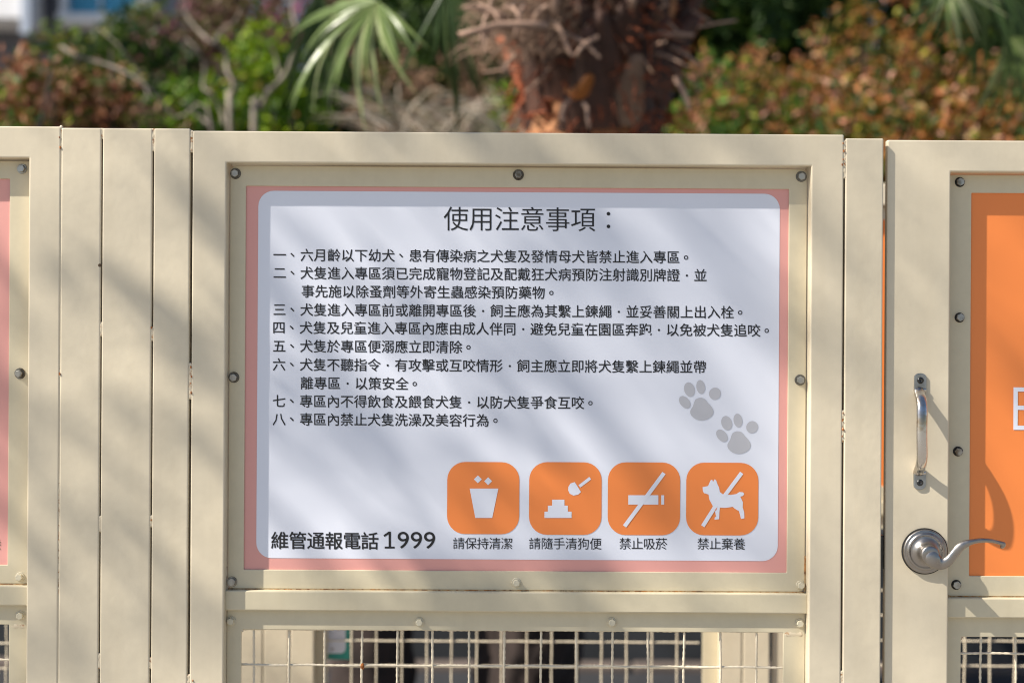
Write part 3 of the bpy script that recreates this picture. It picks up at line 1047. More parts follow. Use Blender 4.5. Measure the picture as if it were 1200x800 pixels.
# a printed board on the back fence with a turquoise border
tb = thing('rear_sign', 'white sign with rounded turquoise border hanging on the rear mesh', 'sign', P(-270, 0.442 * D + 32, -520))
s4 = 0.442 * D + 32
def tpoly(pl, dp, mat, name, parent):
    bm = bmesh.new()
    vv = []
    for x, y in pl:
        X, Z = un(x, y, s4); vv.append(bm.verts.new(P(X, dp, Z)))
    fc = bm.faces.new(vv); fc.normal_update()
    if fc.normal.y > 0: fc.normal_flip()
    return rel(bm_obj(name, bm, mat, parent), tb)
X0, Z0 = un(372, 772, s4); X1, Z1 = un(411, 560, s4)
tsh = rel(bm_obj('sign_sheet', rbox(X0, X1, s4, s4 + 3, Z0, Z1, .4, 1), M['teal'], tb), tb)
tpoly(rrect(366 + 11, 566, 405, 765, 6), s4 - .5, M['white'], 'white_panel', tsh)
tpoly([(387, 759), (391, 758), (392, 760.5), (388, 762)], s4 - .8, M['grey'], 'smudge', tsh)

# ------------------------------------------------------------------ foliage
def leaf_arrays(pts, nrm, size, r, aspect=0.45, fold=0.25, jitter=0.6, tints=None):
    n = len(pts)
    nrm = nrm + r.normal(0, jitter, (n, 3))
    nrm /= np.linalg.norm(nrm, axis=1)[:, None] + 1e-9
    t = r.normal(0, 1, (n, 3)); t[:, 2] -= 0.4
    t -= (t * nrm).sum(1)[:, None] * nrm
    t /= np.linalg.norm(t, axis=1)[:, None] + 1e-9
    b = np.cross(nrm, t)
    L = size * r.uniform(0.6, 1.35, n)[:, None]
    W = L * aspect
    v0 = pts - t * L * .5
    v1 = pts + b * W * .5 + nrm * W * fold - t * L * .05
    v2 = pts + t * L * .5 - nrm * L * .12
    v3 = pts - b * W * .5 + nrm * W * fold - t * L * .05
    V = np.stack([v0, v1, v2, v3], 1).reshape(-1, 3)
    idx = np.arange(n)[:, None] * 4
    Fc = np.concatenate([idx + np.array([[0, 1, 2]]), idx + np.array([[0, 2, 3]])], 1).reshape(-1, 3)
    if tints is None:
        tints = r.uniform(0, 1, n)
    return V, Fc, np.repeat(tints, 4)

def big_mesh(name, V, F, tint, mat):
    me = bpy.data.meshes.new(name)
    nv, nf = len(V), len(F)
    me.vertices.add(nv); me.vertices.foreach_set('co', V.astype(np.float32).ravel())
    me.loops.add(nf * 3); me.loops.foreach_set('vertex_index', F.astype(np.int32).ravel())
    me.polygons.add(nf)
    me.polygons.foreach_set('loop_start', np.arange(nf, dtype=np.int32) * 3)
    me.polygons.foreach_set('loop_total', np.full(nf, 3, np.int32))
    at = me.attributes.new('tint', 'FLOAT', 'POINT')
    at.data.foreach_set('value', tint.astype(np.float32))
    me.materials.append(mat)
    me.update(); me.validate()
    return me

def tube_group(name, paths, mat, parent, n=6):
    vs, fs = [], []
    for pts, rad in paths:
        a, b = sweep(pts, rad, n)
        k = len(vs)
        vs += a
        fs += [tuple(i + k for i in f) for f in b]
    return obj(name, mesh_from(name, vs, fs, mat, True), parent)

PAL = {
    'redbrown': leaf_mat('foliage_redbrown', [(0, (0.06, 0.08, 0.02)), (.2, (0.13, 0.12, 0.03)), (.35, (0.22, 0.10, 0.05)), (.6, (0.40, 0.19, 0.13)), (.8, (0.50, 0.30, 0.22)), (.93, (0.42, 0.33, 0.18)), (1, (0.10, 0.14, 0.03))]),
    'green': leaf_mat('foliage_green', [(0, (0.025, 0.055, 0.012)), (.5, (0.075, 0.12, 0.025)), (.8, (0.15, 0.20, 0.04)), (.9, (0.26, 0.19, 0.07)), (1, (0.28, 0.30, 0.08))]),
    'lime': leaf_mat('foliage_lime', [(0, (0.025, 0.06, 0.01)), (.35, (0.07, 0.14, 0.02)), (.7, (0.15, 0.25, 0.03)), (.9, (0.28, 0.38, 0.05)), (1, (0.26, 0.13, 0.08))]),
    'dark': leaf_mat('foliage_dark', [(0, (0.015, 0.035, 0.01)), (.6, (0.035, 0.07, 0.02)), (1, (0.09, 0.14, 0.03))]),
    'tan': leaf_mat('foliage_dry', [(0, (0.14, 0.10, 0.06)), (.5, (0.32, 0.21, 0.15)), (.8, (0.40, 0.27, 0.20)), (1, (0.16, 0.17, 0.05))]),
    'pink': leaf_mat('foliage_bougainvillea', [(0, (0.08, 0.10, 0.03)), (.40, (0.19, 0.13, 0.08)), (.82, (0.30, 0.20, 0.16)), (.93, (0.42, 0.18, 0.24)), (1, (0.50, 0.18, 0.32))]),
    'croton': leaf_mat('foliage_croton', [(0, (0.035, 0.075, 0.010)), (.18, (0.12, 0.12, 0.016)), (.34, (0.24, 0.14, 0.026)), (.5, (0.38, 0.14, 0.03)), (.66, (0.44, 0.17, 0.07)), (.80, (0.52, 0.28, 0.21)), (.9, (0.33, 0.30, 0.03)), (1, (0.04, 0.12, 0.05))]),
    'crotong': leaf_mat('foliage_croton_green', [(0, (0.04, 0.10, 0.02)), (.4, (0.09, 0.18, 0.02)), (.6, (0.26, 0.30, 0.03)), (.75, (0.32, 0.13, 0.04)), (1, (0.42, 0.20, 0.14))]),
    'blade': leaf_mat('palm_blade', [(0, (0.07, 0.11, 0.03)), (.5, (0.19, 0.26, 0.09)), (1, (0.42, 0.46, 0.24))], 0.22, 0.30),
    'palmshade': leaf_mat('palm_blade_shaded', [(0, (0.03, 0.06, 0.02)), (1, (0.10, 0.15, 0.05))], 0.2, 0.4),  # shaded copy of the blade, with the shade put into the leaf colour
    'grass': leaf_mat('dry_grass', [(0, (0.24, 0.22, 0.14)), (.6, (0.46, 0.38, 0.30)), (1, (0.56, 0.48, 0.40))]),
}

def shrub(label, px, py, R, wpx, hm, pal, n, leaf, seed, lobes=7, group=None, name='shrub', aspect=.5, depth=0.5, stems=6, twigmat='bark', cluster=True):
    """shrub whose crown top is seen at photo pixel (px, py) when R metres away"""
    r = np.random.default_rng(seed)
    top = far(px, py, R)
    base = Vector((top.x, top.y, bank_z(top.x, top.y) - .03))
    root = thing(name, label, 'shrub', base, group)
    H = top.z - base.z
    W = wpx / D * R / 2
    hm = min(hm, H * 0.98)
    cz = H - hm / 2
    cen, rads = [], []
    for i in range(lobes):
        a = r.uniform(0, 6.28)
        q = r.uniform(0.1, 0.62)
        cen.append((math.cos(a) * q * W, math.sin(a) * q * depth * 1.3, cz + r.uniform(-.36, .32) * hm))
        rads.append((W * r.uniform(.38, .6), depth * r.uniform(.45, .75), hm * r.uniform(.18, .34)))
    cen, rads = np.array(cen), np.array(rads)
    k = r.integers(0, lobes, n)
    d = r.normal(0, 1, (n, 3)); d /= np.linalg.norm(d, axis=1)[:, None]
    rr = r.uniform(0.45, 1.06, n) ** .6
    p = cen[k] + d * rads[k] * rr[:, None]
    # leaf bunches
    if cluster:
        nb = max(8, n // 14)
        bc = p[r.integers(0, n, nb)]
        own = r.integers(0, nb, n)
        sel = r.uniform(0, 1, n) < .75
        p = np.where(sel[:, None], bc[own] + r.normal(0, leaf * .75, (n, 3)), p)
        bt = r.uniform(0, 1, nb)
        tint = np.clip(np.where(sel, bt[own] + r.normal(0, .12, n), r.uniform(0, 1, n)), 0, 1)
    else:
        tint = r.uniform(0, 1, n)
    V, F, t = leaf_arrays(p, d, leaf, r, aspect, tints=tint)
    o = obj('foliage', big_mesh('foliage', V, F, t, PAL[pal]), root)
    paths = []
    for i in range(stems):
        e = cen[i % lobes] + r.normal(0, .08, 3)
        pts = []
        for s in range(6):
            u = s / 5
            pts.append((e[0] * u + r.normal(0, .03), e[1] * u + r.normal(0, .03), e[2] * 1.1 * u))
        paths.append((pts, [0.022 * (1 - .7 * s / 5) for s in range(6)]))
    tube_group('stem', paths, M[twigmat], root)
    return root

G1 = 'red-brown shrubs on the bank at left'
seed = 100
def sh(*a, **k):
    global seed
    seed += 1
    return shrub(*a, seed, **k)
# left: red-brown in front, greens behind, pink bougainvillea above
sh('reddish brown shrub at the far left above the fence', 18, 96, 6.9, 240, 1.3, 'redbrown', 4200, .062, lobes=8)
sh('rust-red leafy shrub above the left pink board', 92, 96, 7.3, 190, 1.2, 'redbrown', 3600, .060)
sh('dry tan shrub above the three-tube post', 168, 92, 7.0, 190, 1.0, 'tan', 2200, .055, lobes=6)
sh('sparse olive twigs rising through the rust-red shrub', 125, 74, 7.6, 150, .9, 'green', 1000, .06, lobes=5)
sh('small yellowish bush in front of the reddish brown shrub', 50, 100, 6.6, 110, .6, 'crotong', 500, .05, lobes=4)
sh('yellow-green shrub below the white house', 70, 46, 9.0, 260, 1.6, 'green', 5200, .075, lobes=9)
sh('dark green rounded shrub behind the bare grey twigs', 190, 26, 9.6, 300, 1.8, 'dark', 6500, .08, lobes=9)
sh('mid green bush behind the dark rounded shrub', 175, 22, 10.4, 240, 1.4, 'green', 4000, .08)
sh('bright lime green shrub behind the twisted grey branches', 246, 62, 8.7, 150, 1.5, 'lime', 3400, .07, lobes=7)
sh('second lime green shrub, nearer the fan palm leaf', 318, 34, 9.0, 190, 1.8, 'lime', 3800, .07, lobes=8)
sh('dark green shrub low behind the fan palm leaf', 372, 60, 9.6, 230, 1.6, 'dark', 5200, .08)
sh('pink flowering bougainvillea at the top left, beside the house', 205, -40, 10.4, 170, 1.2, 'pink', 2400, .07, lobes=8)
sh('pink and brown bougainvillea above the lime green shrubs', 330, -70, 10.8, 330, 2.3, 'pink', 7600, .07, lobes=10)
# centre: dry twiggy growth
sh('dry brownish shrub between the fan leaf and the palm trunk', 500, 30, 8.6, 260, 1.9, 'tan', 3800, .06, lobes=8, twigmat='twig')
sh('sparse pinkish dry shrub left of the palm trunk', 580, 18, 9.2, 200, 1.7, 'tan', 2800, .06, twigmat='twig')
sh('green shrub peeping out at the left of the palm trunk', 585, 95, 7.6, 70, .7, 'lime', 800, .06, lobes=4)
# right: red, orange and green croton bank
lab = ['croton shrub with orange and red leaves right of the palm trunk', 'low green and yellow croton beside the palm trunk', 'pinkish croton shrub above the board panel corner',
       'orange croton shrub above the gap beside the gate', 'rust coloured croton above the gate, under the hanging palm leaf', 'mixed red croton at the far right edge',
       'tall orange and green croton behind the low green one', 'tall pink and rust croton in the second row', 'tall brown-orange croton below the drooping palm leaf', 'tall croton at the right edge behind the palm leaf']
spec = [(865, 86, 7.2, 190, 1.3, 'crotong', 3400), (815, 70, 7.6, 150, 1.2, 'crotong', 2600), (960, 92, 7.1, 200, 1.2, 'croton', 3600), (1050, 88, 7.0, 200, 1.2, 'croton', 3600),
        (1130, 92, 6.9, 180, 1.2, 'croton', 3200), (1215, 95, 7.0, 170, 1.2, 'croton', 3000), (870, 26, 8.6, 260, 1.7, 'croton', 5200), (985, 28, 8.4, 250, 1.7, 'croton', 5200),
        (1085, 26, 8.5, 240, 1.7, 'croton', 5000), (1190, 30, 8.6, 240, 1.7, 'croton', 4600)]
for l_, s_ in zip(lab, spec):
    sh(l_, s_[0], s_[1], s_[2], s_[3], s_[4], s_[5], s_[6], .056, lobes=8, name='croton_shrub', group='croton shrubs on the bank at right')
# trees behind
def tree(label, px, R, wpx, ztop, zbot, pal, n, leaf, sd, hang=False):
    r = np.random.default_rng(sd)
    c = far(px, 0, R)
    base = Vector((c.x, c.y, bank_z(c.x, c.y) if c.y < 19 else 0))
    root = thing('tree', label, 'tree', base)
    W = wpx / D * R / 2
    lob = 16
    cen = np.stack([r.uniform(-.8, .8, lob) * W, r.uniform(-.9, .9, lob), r.uniform(zbot + .4, ztop - .4, lob) - base.z], 1)
    rad = np.stack([W * r.uniform(.25, .4, lob), r.uniform(.6, 1.0, lob), r.uniform(.4, .75, lob)], 1)
    k = r.integers(0, lob, n)
    d = r.normal(0, 1, (n, 3)); d /= np.linalg.norm(d, axis=1)[:, None]
    p = cen[k] + d * rad[k] * (r.uniform(.3, 1.05, n) ** .6)[:, None]
    V, F, t = leaf_arrays(p, d, leaf, r, .4 if not hang else .25)
    obj('crown', big_mesh('crown', V, F, t, PAL[pal]), root)
    H = ztop - base.z
    paths = [([(0, 0, -.1), (0.05, 0, H * .3), (-.04, .05, H * .6), (0, 0, H * .9)], [.13, .11, .08, .04])]
    for i in range(8):
        e = cen[i]
        paths.append(([(0, 0, H * .35), tuple(e * .6 + np.array([0, 0, H * .15])), tuple(e)], [.06, .04, .015]))
    tube_group('trunk', paths, M['bark'], root, 8)
    return root
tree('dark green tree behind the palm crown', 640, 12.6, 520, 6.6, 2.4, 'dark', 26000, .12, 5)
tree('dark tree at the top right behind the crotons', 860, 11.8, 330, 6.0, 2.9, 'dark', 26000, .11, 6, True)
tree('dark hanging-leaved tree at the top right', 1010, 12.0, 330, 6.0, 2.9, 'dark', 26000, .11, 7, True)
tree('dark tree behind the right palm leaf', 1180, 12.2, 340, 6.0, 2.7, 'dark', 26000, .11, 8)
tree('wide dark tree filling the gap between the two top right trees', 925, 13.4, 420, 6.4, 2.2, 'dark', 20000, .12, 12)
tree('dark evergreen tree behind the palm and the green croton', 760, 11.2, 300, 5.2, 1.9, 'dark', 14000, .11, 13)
tree('olive green tree behind the bougainvillea', 400, 13.5, 330, 6.8, 2.8, 'green', 15000, .12, 9)
# low leaves on the foot of the bank, dark to stand in for deep shade
r_ = np.random.default_rng(3)
n_ = 26000
gx = r_.uniform(-6.5, 6.5, n_); gy = r_.uniform(4.45, 8.6, n_)
gz = np.array([bank_z(a, b) for a, b in zip(gx, gy)]) + r_.uniform(0.0, .22, n_)
V, F, t = leaf_arrays(np.stack([gx, gy, gz], 1), np.tile([0, -.5, .8], (n_, 1)), .09, r_, .5)
o = obj('ground_cover', big_mesh('ground_cover', V, F, t, PAL['dark'])); o['kind'] = 'stuff'
o['label'] = 'low plants covering the bank behind the fences, dark green standing in for deep shade'; o['category'] = 'ground cover'

# bare grey branches
def branch_thing(label, paths, name='bare_branch'):
    R0 = paths[0]
    first = far(R0[0][0][0], R0[0][0][1], R0[1])
    root = thing(name, label, 'branch', (first.x, first.y, bank_z(first.x, first.y)))
    for k, (pl, R, r0, r1) in enumerate(paths):
        pts = [far(x, y, R + 0.03 * math.sin(i * 2.1)) - root.location for i, (x, y) in enumerate(pl)]
        if k == 0:
            pts = [Vector((pts[0].x * .6 + .05, 0, 0))] + pts
        pts = [Vector(tuple(q)) for q in smooth_path([tuple(p) for p in pts], 4)]
        m = len(pts)
        vs, fs = sweep(pts, [.52 * (r0 + (r1 - r0) * i / (m - 1)) * (1 + .18 * math.sin(i * 1.7)) for i in range(m)], 7)
        obj('trunk' if k == 0 else 'limb', mesh_from('limb', vs, fs, M['twig'], True), root)
    return root
branch_thing('twisted pale grey branches above the left of the notice board', [
    ([(268, 150), (266, 128), (272, 102), (264, 84), (262, 62), (246, 52), (232, 40), (215, 18), (205, -20)], 7.4, .026, .012),
    ([(262, 150), (256, 128), (246, 112), (236, 104), (238, 80), (230, 62), (216, 48)], 7.5, .018, .007),
    ([(250, 52), (256, 40), (272, 28), (280, 12)], 7.4, .012, .005),
    ([(246, 150), (228, 136), (212, 122)], 7.4, .022, .012)])
branch_thing('leaning bare branch with pinkish bark left of the fan leaf', [
    ([(296, 158), (304, 130), (314, 108), (330, 92), (340, 66), (346, 40), (340, 10), (350, -30)], 7.6, .032, .012),
    ([(326, 96), (318, 60), (300, 40)], 7.6, .012, .005)])
branch_thing('pale thin twig crossing the red-brown shrubs', [
    ([(250, 175), (205, 140), (165, 100), (132, 82), (105, 74), (86, 68), (70, 58)], 6.6, .010, .016),
    ([(175, 120), (160, 88), (140, 60), (114, 36)], 6.7, .008, .005)], 'bare_branch')
# arching dry grass blades left of the palm trunk
gr = thing('grass_tuft', 'tuft of pale arching dry grass blades left of the palm trunk', 'grass', (far(535, 150, 7.2).x, far(0, 0, 7.2).y, bank_z(0, far(0, 0, 7.2).y)))
vs, fs, tn = [], [], []
rg_ = random.Random(4)
for i in range(90):
    a = rg_.uniform(-1.0, 1.0)
    L = rg_.uniform(.55, 1.0)
    b0 = Vector((rg_.uniform(-.35, .3), rg_.uniform(-.15, .15), (far(0, 178, 7.2).z - gr.location.z)))
    hgt = rg_.uniform(.15, .34)
    dirx = math.copysign(1, a) * rg_.uniform(.15, .6)
    diry = rg_.uniform(-.25, .15)
    k = len(vs)
    m = 7
    for j in range(m):
        t_ = j / (m - 1)
        c = b0 + Vector((dirx * t_ * L, diry * t_, hgt * (4 * t_ * (1 - t_ * .62)) * .6))
        w = .006 * (1 - t_) + .0015
        vs += [c + Vector((0, 0, w)), c - Vector((0, 0, w))]
    for j in range(m - 1):
        fs.append((k + 2 * j, k + 2 * j + 1, k + 2 * j + 3, k + 2 * j + 2))
    tn += [rg_.random()] * (2 * m)
me = mesh_from('blades', vs, fs, PAL['grass'])
at = me.attributes.new('tint', 'FLOAT', 'POINT'); at.data.foreach_set('value', tn)
obj('blades', me, gr)

# ------------------------------------------------------------------ palm
PR = 5.0
pb = far(617, 740, PR)
palm_base = Vector((pb.x - .01, pb.y, 0))
palm = thing('palm_tree', 'low fan palm with shaggy red-brown trunk and dead leaf stalks above the board', 'palm tree', palm_base)
def trunk_c(z):
    t = z / 2.3
    return Vector((0.01 + 0.25 * t ** 1.3, 0, z))
def trunk_r(z):
    return 0.17 + 0.02 * z if z < 1.9 else 0.208 + 0.02 * min(1, (z - 1.9) / .5)
vs, fs = [], []
nz, na = 110, 56
for j in range(nz + 1):
    z = -.05 + 3.2 * j / nz
    c = trunk_c(max(z, 0)); r0 = trunk_r(z)
    for k in range(na):
        a = 2 * math.pi * k / na
        d = Vector((math.cos(a), math.sin(a), 0))
        q = noise.noise(Vector((d.x * 4, d.y * 4, z * 5))) * .03 + noise.noise(Vector((d.x * 9, d.y * 9, z * 22))) * .022 + noise.noise(Vector((d.x * 22, d.y * 22, z * 40))) * .010
        vs.append(Vector((c.x, 0, z)) + d * (r0 + q))
for j in range(nz):
    for k in range(na):
        k2 = (k + 1) % na
        fs.append((j * na + k, j * na + k2, (j + 1) * na + k2, (j + 1) * na + k))
cut = int(nz * 1.72 / 3.2) * na
obj('trunk', mesh_from('trunk', vs[:cut + na], fs[:cut], M['bark'], True), palm)
obj('trunk_collar', mesh_from('trunk_collar', vs[cut:], [tuple(i - cut for i in f) for f in fs[cut:]], M['trunkbase'], True), palm)

def boot_mesh(name, mat):
    """old leaf base: broad curved wedge that forks into a stub"""
    vs, fs = [], []
    m, w = 8, 5
    for i in range(m):
        t = i / (m - 1)
        wd = .058 * (1 - t) ** .8 + .016
        for k in range(w):
            u = (k / (w - 1) - .5) * 2
            vs.append((u * wd, -(.03 + .055 * t + .02 * (1 - u * u)), .24 * t))
    for i in range(m):
        t = i / (m - 1)
        wd = .058 * (1 - t) ** .8 + .016
        for k in range(w):
            u = (k / (w - 1) - .5) * 2
            vs.append((u * wd * .9, -(.008 + .055 * t), .24 * t))
    o2 = m * w
    for i in range(m - 1):
        for k in range(w - 1):
            a = i * w + k
            fs.append((a, a + 1, a + w + 1, a + w))
            fs.append((o2 + a, o2 + a + w, o2 + a + w + 1, o2 + a + 1))
        for k in (0, w - 1):
            a = i * w + k
            fs.append((a, a + w, o2 + a + w, o2 + a))
    for k in range(w - 1):
        a = (m - 1) * w + k
        fs.append((a, a + 1, o2 + a + 1, o2 + a))
    return mesh_from(name, vs, fs, mat, True)
BM = [boot_mesh('leaf_base', M['boot']), boot_mesh('leaf_base', M['bootpale']), boot_mesh('leaf_base', M['fibre'])]
BO = boot_mesh('leaf_base', M['bootorange'])
rp = random.Random(21)
for i in range(150):
    z = 2.03 + 1.05 * i / 150
    a = i * 2.399 + rp.uniform(-.15, .15)
    c = trunk_c(z); r0 = trunk_r(z) - .035
    d = Vector((math.cos(a), math.sin(a), 0))
    o = obj('leaf_base', rp.choice([BM[0]] * 8 + [BM[1], BM[2]]), palm, (c.x + d.x * r0, d.y * r0, z + rp.uniform(-.03, .03)))
    o.rotation_euler = (rp.uniform(-.25, .35), rp.uniform(-.3, .3), math.atan2(d.y, d.x) + math.pi / 2)
    s = rp.uniform(.8, 1.35)
    o.scale = (s, s, s * rp.uniform(.8, 1.1))
for px_, py_, s, ry in ((672, 116, .62, .75), (688, 112, .55, .35), (640, 40, .8, .2)):
    q = far(px_, py_, PR - .24) - palm_base
    o = obj('leaf_base', BO if py_ > 60 else BM[1], palm, q)
    o.rotation_euler = (.2, ry, rp.uniform(-.2, .2)); o.scale = (s, s, s * .7)
# fibre strands
vs, fs = [], []
for i in range(1500):
    z = rp.uniform(1.75, 3.05)
    a = rp.uniform(0, 6.283)
    c = trunk_c(z); r0 = trunk_r(z) + rp.uniform(.0, .05)
    p0 = Vector((c.x + math.cos(a) * r0, math.sin(a) * r0, z))
    dr = Vector((math.cos(a), math.sin(a), 0)) * rp.uniform(.1, .7) + Vector((rp.uniform(-.6, .6), rp.uniform(-.6, .6), rp.uniform(-1, .4)))
    dr.normalize()
    L = rp.uniform(.05, .16)
    side = dr.cross(Vector((rp.random(), rp.random(), rp.random()))).normalized() * rp.uniform(.0015, .0045)
    k = len(vs)
    p1 = p0 + dr * L * .5; p2 = p0 + dr * L + Vector((0, 0, -L * .3))
    vs += [p0 - side, p0 + side, p1 - side, p1 + side, p2]
    fs += [(k, k + 1, k + 3, k + 2), (k + 2, k + 3, k + 4)]
o = obj('fibre', mesh_from('fibre', vs, fs, M['fibre']), palm); o['kind'] = 'stuff'
# dead stalks sticking out
dead = [((640, 30), (535, 42), .016, .5), ((575, -10), (560, 60), .008, .4), ((660, 40), (700, 68), .010, .34), ((640, 20), (668, 66), .012, .36), ((590, 22), (540, 10), .010, .4),
        ((600, 34), (560, 14), .011, .38), ((612, 4), (600, 44), .009, .4), ((700, 44), (672, 66), .010, .36), ((648, 20), (650, -40), .016, .38), ((738, 10), (742, -30), .014, .36),
        ((790, 90), (805, 128), .013, .3), ((575, 45), (552, 36), .006, .42), ((568, 40), (566, 64), .006, .42), ((622, 28), (640, 8), .011, .4), ((665, 118), (655, 142), .010, .3), ((682, 120), (690, 150), .009, .3),
        ((590, 8), (610, 26), .009, .42), ((556, 6), (588, 30), .008, .4), ((740, 60), (862, 22), .007, .1), ((720, 50), (812, 40), .010, .2), ((606, 66), (588, 84), .014, .3)]
for (a, b, r0, off) in dead:
    A, B = far(*a, PR - off) - palm_base, far(*b, PR - off - .04) - palm_base
    pts = []
    for j in range(6):
        t = j / 5
        pts.append(A.lerp(B, t) + Vector((rp.uniform(-.004, .004), rp.uniform(-.01, .01), .018 * math.sin(math.pi * t))))
    vs, fs = sweep(pts, [.78 * r0 * (1.1 - .35 * j / 5) for j in range(6)], 7, flat=[(1, .55)] * 6)
    obj('dead_stalk', mesh_from('dead_stalk', vs, fs, M['stalk'], True), palm)
vs, fs = [], []
for i in range(950):    # matted dry fibre hanging out at the upper left
    A = far(rp.triangular(545, 690, 640), rp.uniform(-40, 62), PR - rp.uniform(.22, .40)) - palm_base
    dr = Vector((rp.uniform(-1, .35), rp.uniform(-.5, .3), rp.uniform(-.9, .35))).normalized()
    L = rp.uniform(.04, .15); w = rp.uniform(.001, .003)
    k = len(vs)
    B = A + dr * L * .5 + Vector((0, 0, .006)); Cc = A + dr * L - Vector((0, 0, L * .25))
    up_ = Vector((0, .4, 1)) * w
    vs += [A - up_, A + up_, B - up_, B + up_, Cc]
    fs += [(k, k + 1, k + 3, k + 2), (k + 2, k + 3, k + 4)]
o = obj('dry_fibre', mesh_from('dry_fibre', vs, fs, M['bootpale']), palm); o['kind'] = 'stuff'
for i in range(60):     # more short broken stalks in the skirt
    a = rp.uniform(-2.9, -.2)
    z = rp.uniform(2.25, 2.75)
    c = trunk_c(z); d = Vector((math.cos(a), math.sin(a), 0))
    A = Vector((c.x, 0, z)) + d * (trunk_r(z) + .02)
    B = A + (d * rp.uniform(.4, 1) + Vector((rp.uniform(-.6, .4), 0, rp.uniform(-.8, .35)))).normalized() * rp.uniform(.08, .20)
    vs, fs = sweep([A, A.lerp(B, .5) + Vector((0, 0, .01)), B], [.006, .005, .003], 6, flat=[(1, .6)] * 3)
    obj('dead_stalk', mesh_from('dead_stalk', vs, fs, M['stalk'] if rp.random() < .55 else M['bootpale'], True), palm)

# fan leaves
def segment_mesh(mat, droop, tint):
    vs, fs = [], []
    m = 12
    for i in range(m):
        t = i / (m - 1)
        w = .028 * (0.35 + 1.1 * t) if t < .55 else .028 * .955 * (1 - (t - .55) / .45) ** .8 + .0008
        y = t
        z = -droop * t ** 2.4
        yy = y * (1 - .25 * droop * t)
        vs += [(-w, yy, z + w * .45), (0, yy, z), (w, yy, z + w * .45)]
    for i in range(m - 1):
        a = 3 * i
        fs += [(a, a + 1, a + 4, a + 3), (a + 1, a + 2, a + 5, a + 4)]
    me = mesh_from('leaf_segment', vs, fs, mat)
    at = me.attributes.new('tint', 'FLOAT', 'POINT')
    at.data.foreach_set('value', [tint] * len(vs))
    return me
SEGM = {}
for pal in ('blade', 'palmshade'):
    SEGM[pal] = [segment_mesh(PAL[pal], dr, tt) for dr, tt in ((.25, .2), (.4, .5), (.6, .8), (.8, .4), (.5, 1.0))]

def fan(hub, down, normal, length, nseg, spread, pal, stalk_to, joined=False, droopset=(0, 1, 2, 3, 4)):
    """fan leaf: segments radiate about hub within the plane given by `down` (centre line) and `normal`"""
    hub = Vector(hub); down = Vector(down).normalized(); normal = Vector(normal)
    normal = (normal - down * normal.dot(down)).normalized()
    side = down.cross(normal)
    # stalk = the frond object itself
    A = Vector(stalk_to)
    pts = [A.lerp(hub, j / 7) + Vector((0, 0, .10 * math.sin(math.pi * j / 7))) for j in range(8)]
    vs, fs = sweep(pts, [.014 - .006 * j / 7 for j in range(8)], 7)
    fr = obj('frond', mesh_from('frond', vs, fs, PAL[pal] if pal == 'palmshade' else PAL['blade'], True), palm)
    for k in range(nseg):
        th = (k / (nseg - 1) - .5) * spread
        d = down * math.cos(th) + side * math.sin(th)
        n2 = (normal + Vector((rp.uniform(-.3, .3), rp.uniform(-.3, .3), rp.uniform(-.3, .3)))).normalized()
        x = d.cross(n2).normalized()
        n2 = x.cross(d)
        L = length * (1 - .28 * abs(th) / (spread / 2)) * rp.uniform(.66, 1.12)
        if rp.random() < .05: continue
        o = obj('leaf_segment', SEGM[pal][rp.choice(droopset)], fr)
        mt = Matrix((x, d, n2)).transposed().to_4x4()
        o.matrix_local = Matrix.Translation(hub) @ mt @ Matrix.Diagonal((L * 1.1, L, L, 1))
    return fr
def loc(px, py, R):
    return far(px, py, R) - palm_base
crown = Vector((trunk_c(3.0).x, 0, 3.0))
# big bright leaf left of the trunk, its neighbour in the shaded colour, and the two at the right
fan(loc(440, 4, 4.75), (-1.0, -.35, -.85), (-.5, -1, .75), .44, 38, 2.9, 'blade', crown, droopset=(0, 1, 1, 2))
fan(loc(520, -14, 5.1), (.12, -.1, -1), (-.1, -1, .1), .50, 17, 1.5, 'palmshade', crown + Vector((0, .1, 0)), droopset=(0, 1))
fan(loc(372, -10, 5.3), (-.1, 0, -1), (0, -1, .2), .50, 12, .9, 'palmshade', crown, droopset=(0, 0, 1))
fan(loc(1140, -62, 4.9), (.10, -.2, -1), (-.2, -1, .4), .50, 30, 2.0, 'palmshade', crown, droopset=(0, 1, 2, 3))
fan(loc(1108, -22, 4.8), (.3, -.3, -.8), (-.5, -1, .6), .26, 14, 2.2, 'blade', crown, droopset=(1, 4))
fan(loc(1180, 40, 5.1), (.55, -.1, -.9), (-.3, -1, .35), .42, 20, 1.8, 'blade', crown + Vector((0, .05, 0)), droopset=(0, 1, 2))
fan(loc(1180, -40, 5.3), (.1, 0, -1), (0, -1, .2), .5, 22, 2.2, 'palmshade', crown, droopset=(0, 1))
for i in range(9):      # rest of the crown, above the picture
    a = i * 2 * math.pi / 9 + .3
    el = rp.uniform(.25, .9)
    d = Vector((math.cos(a), math.sin(a), 0))
    hub = crown + d * rp.uniform(.75, 1.0) + Vector((0, 0, el))
    fan(hub, d + Vector((0, 0, -.25)), Vector((0, 0, 1)) - d * .2, .55, 14, 3.6, 'blade', crown)

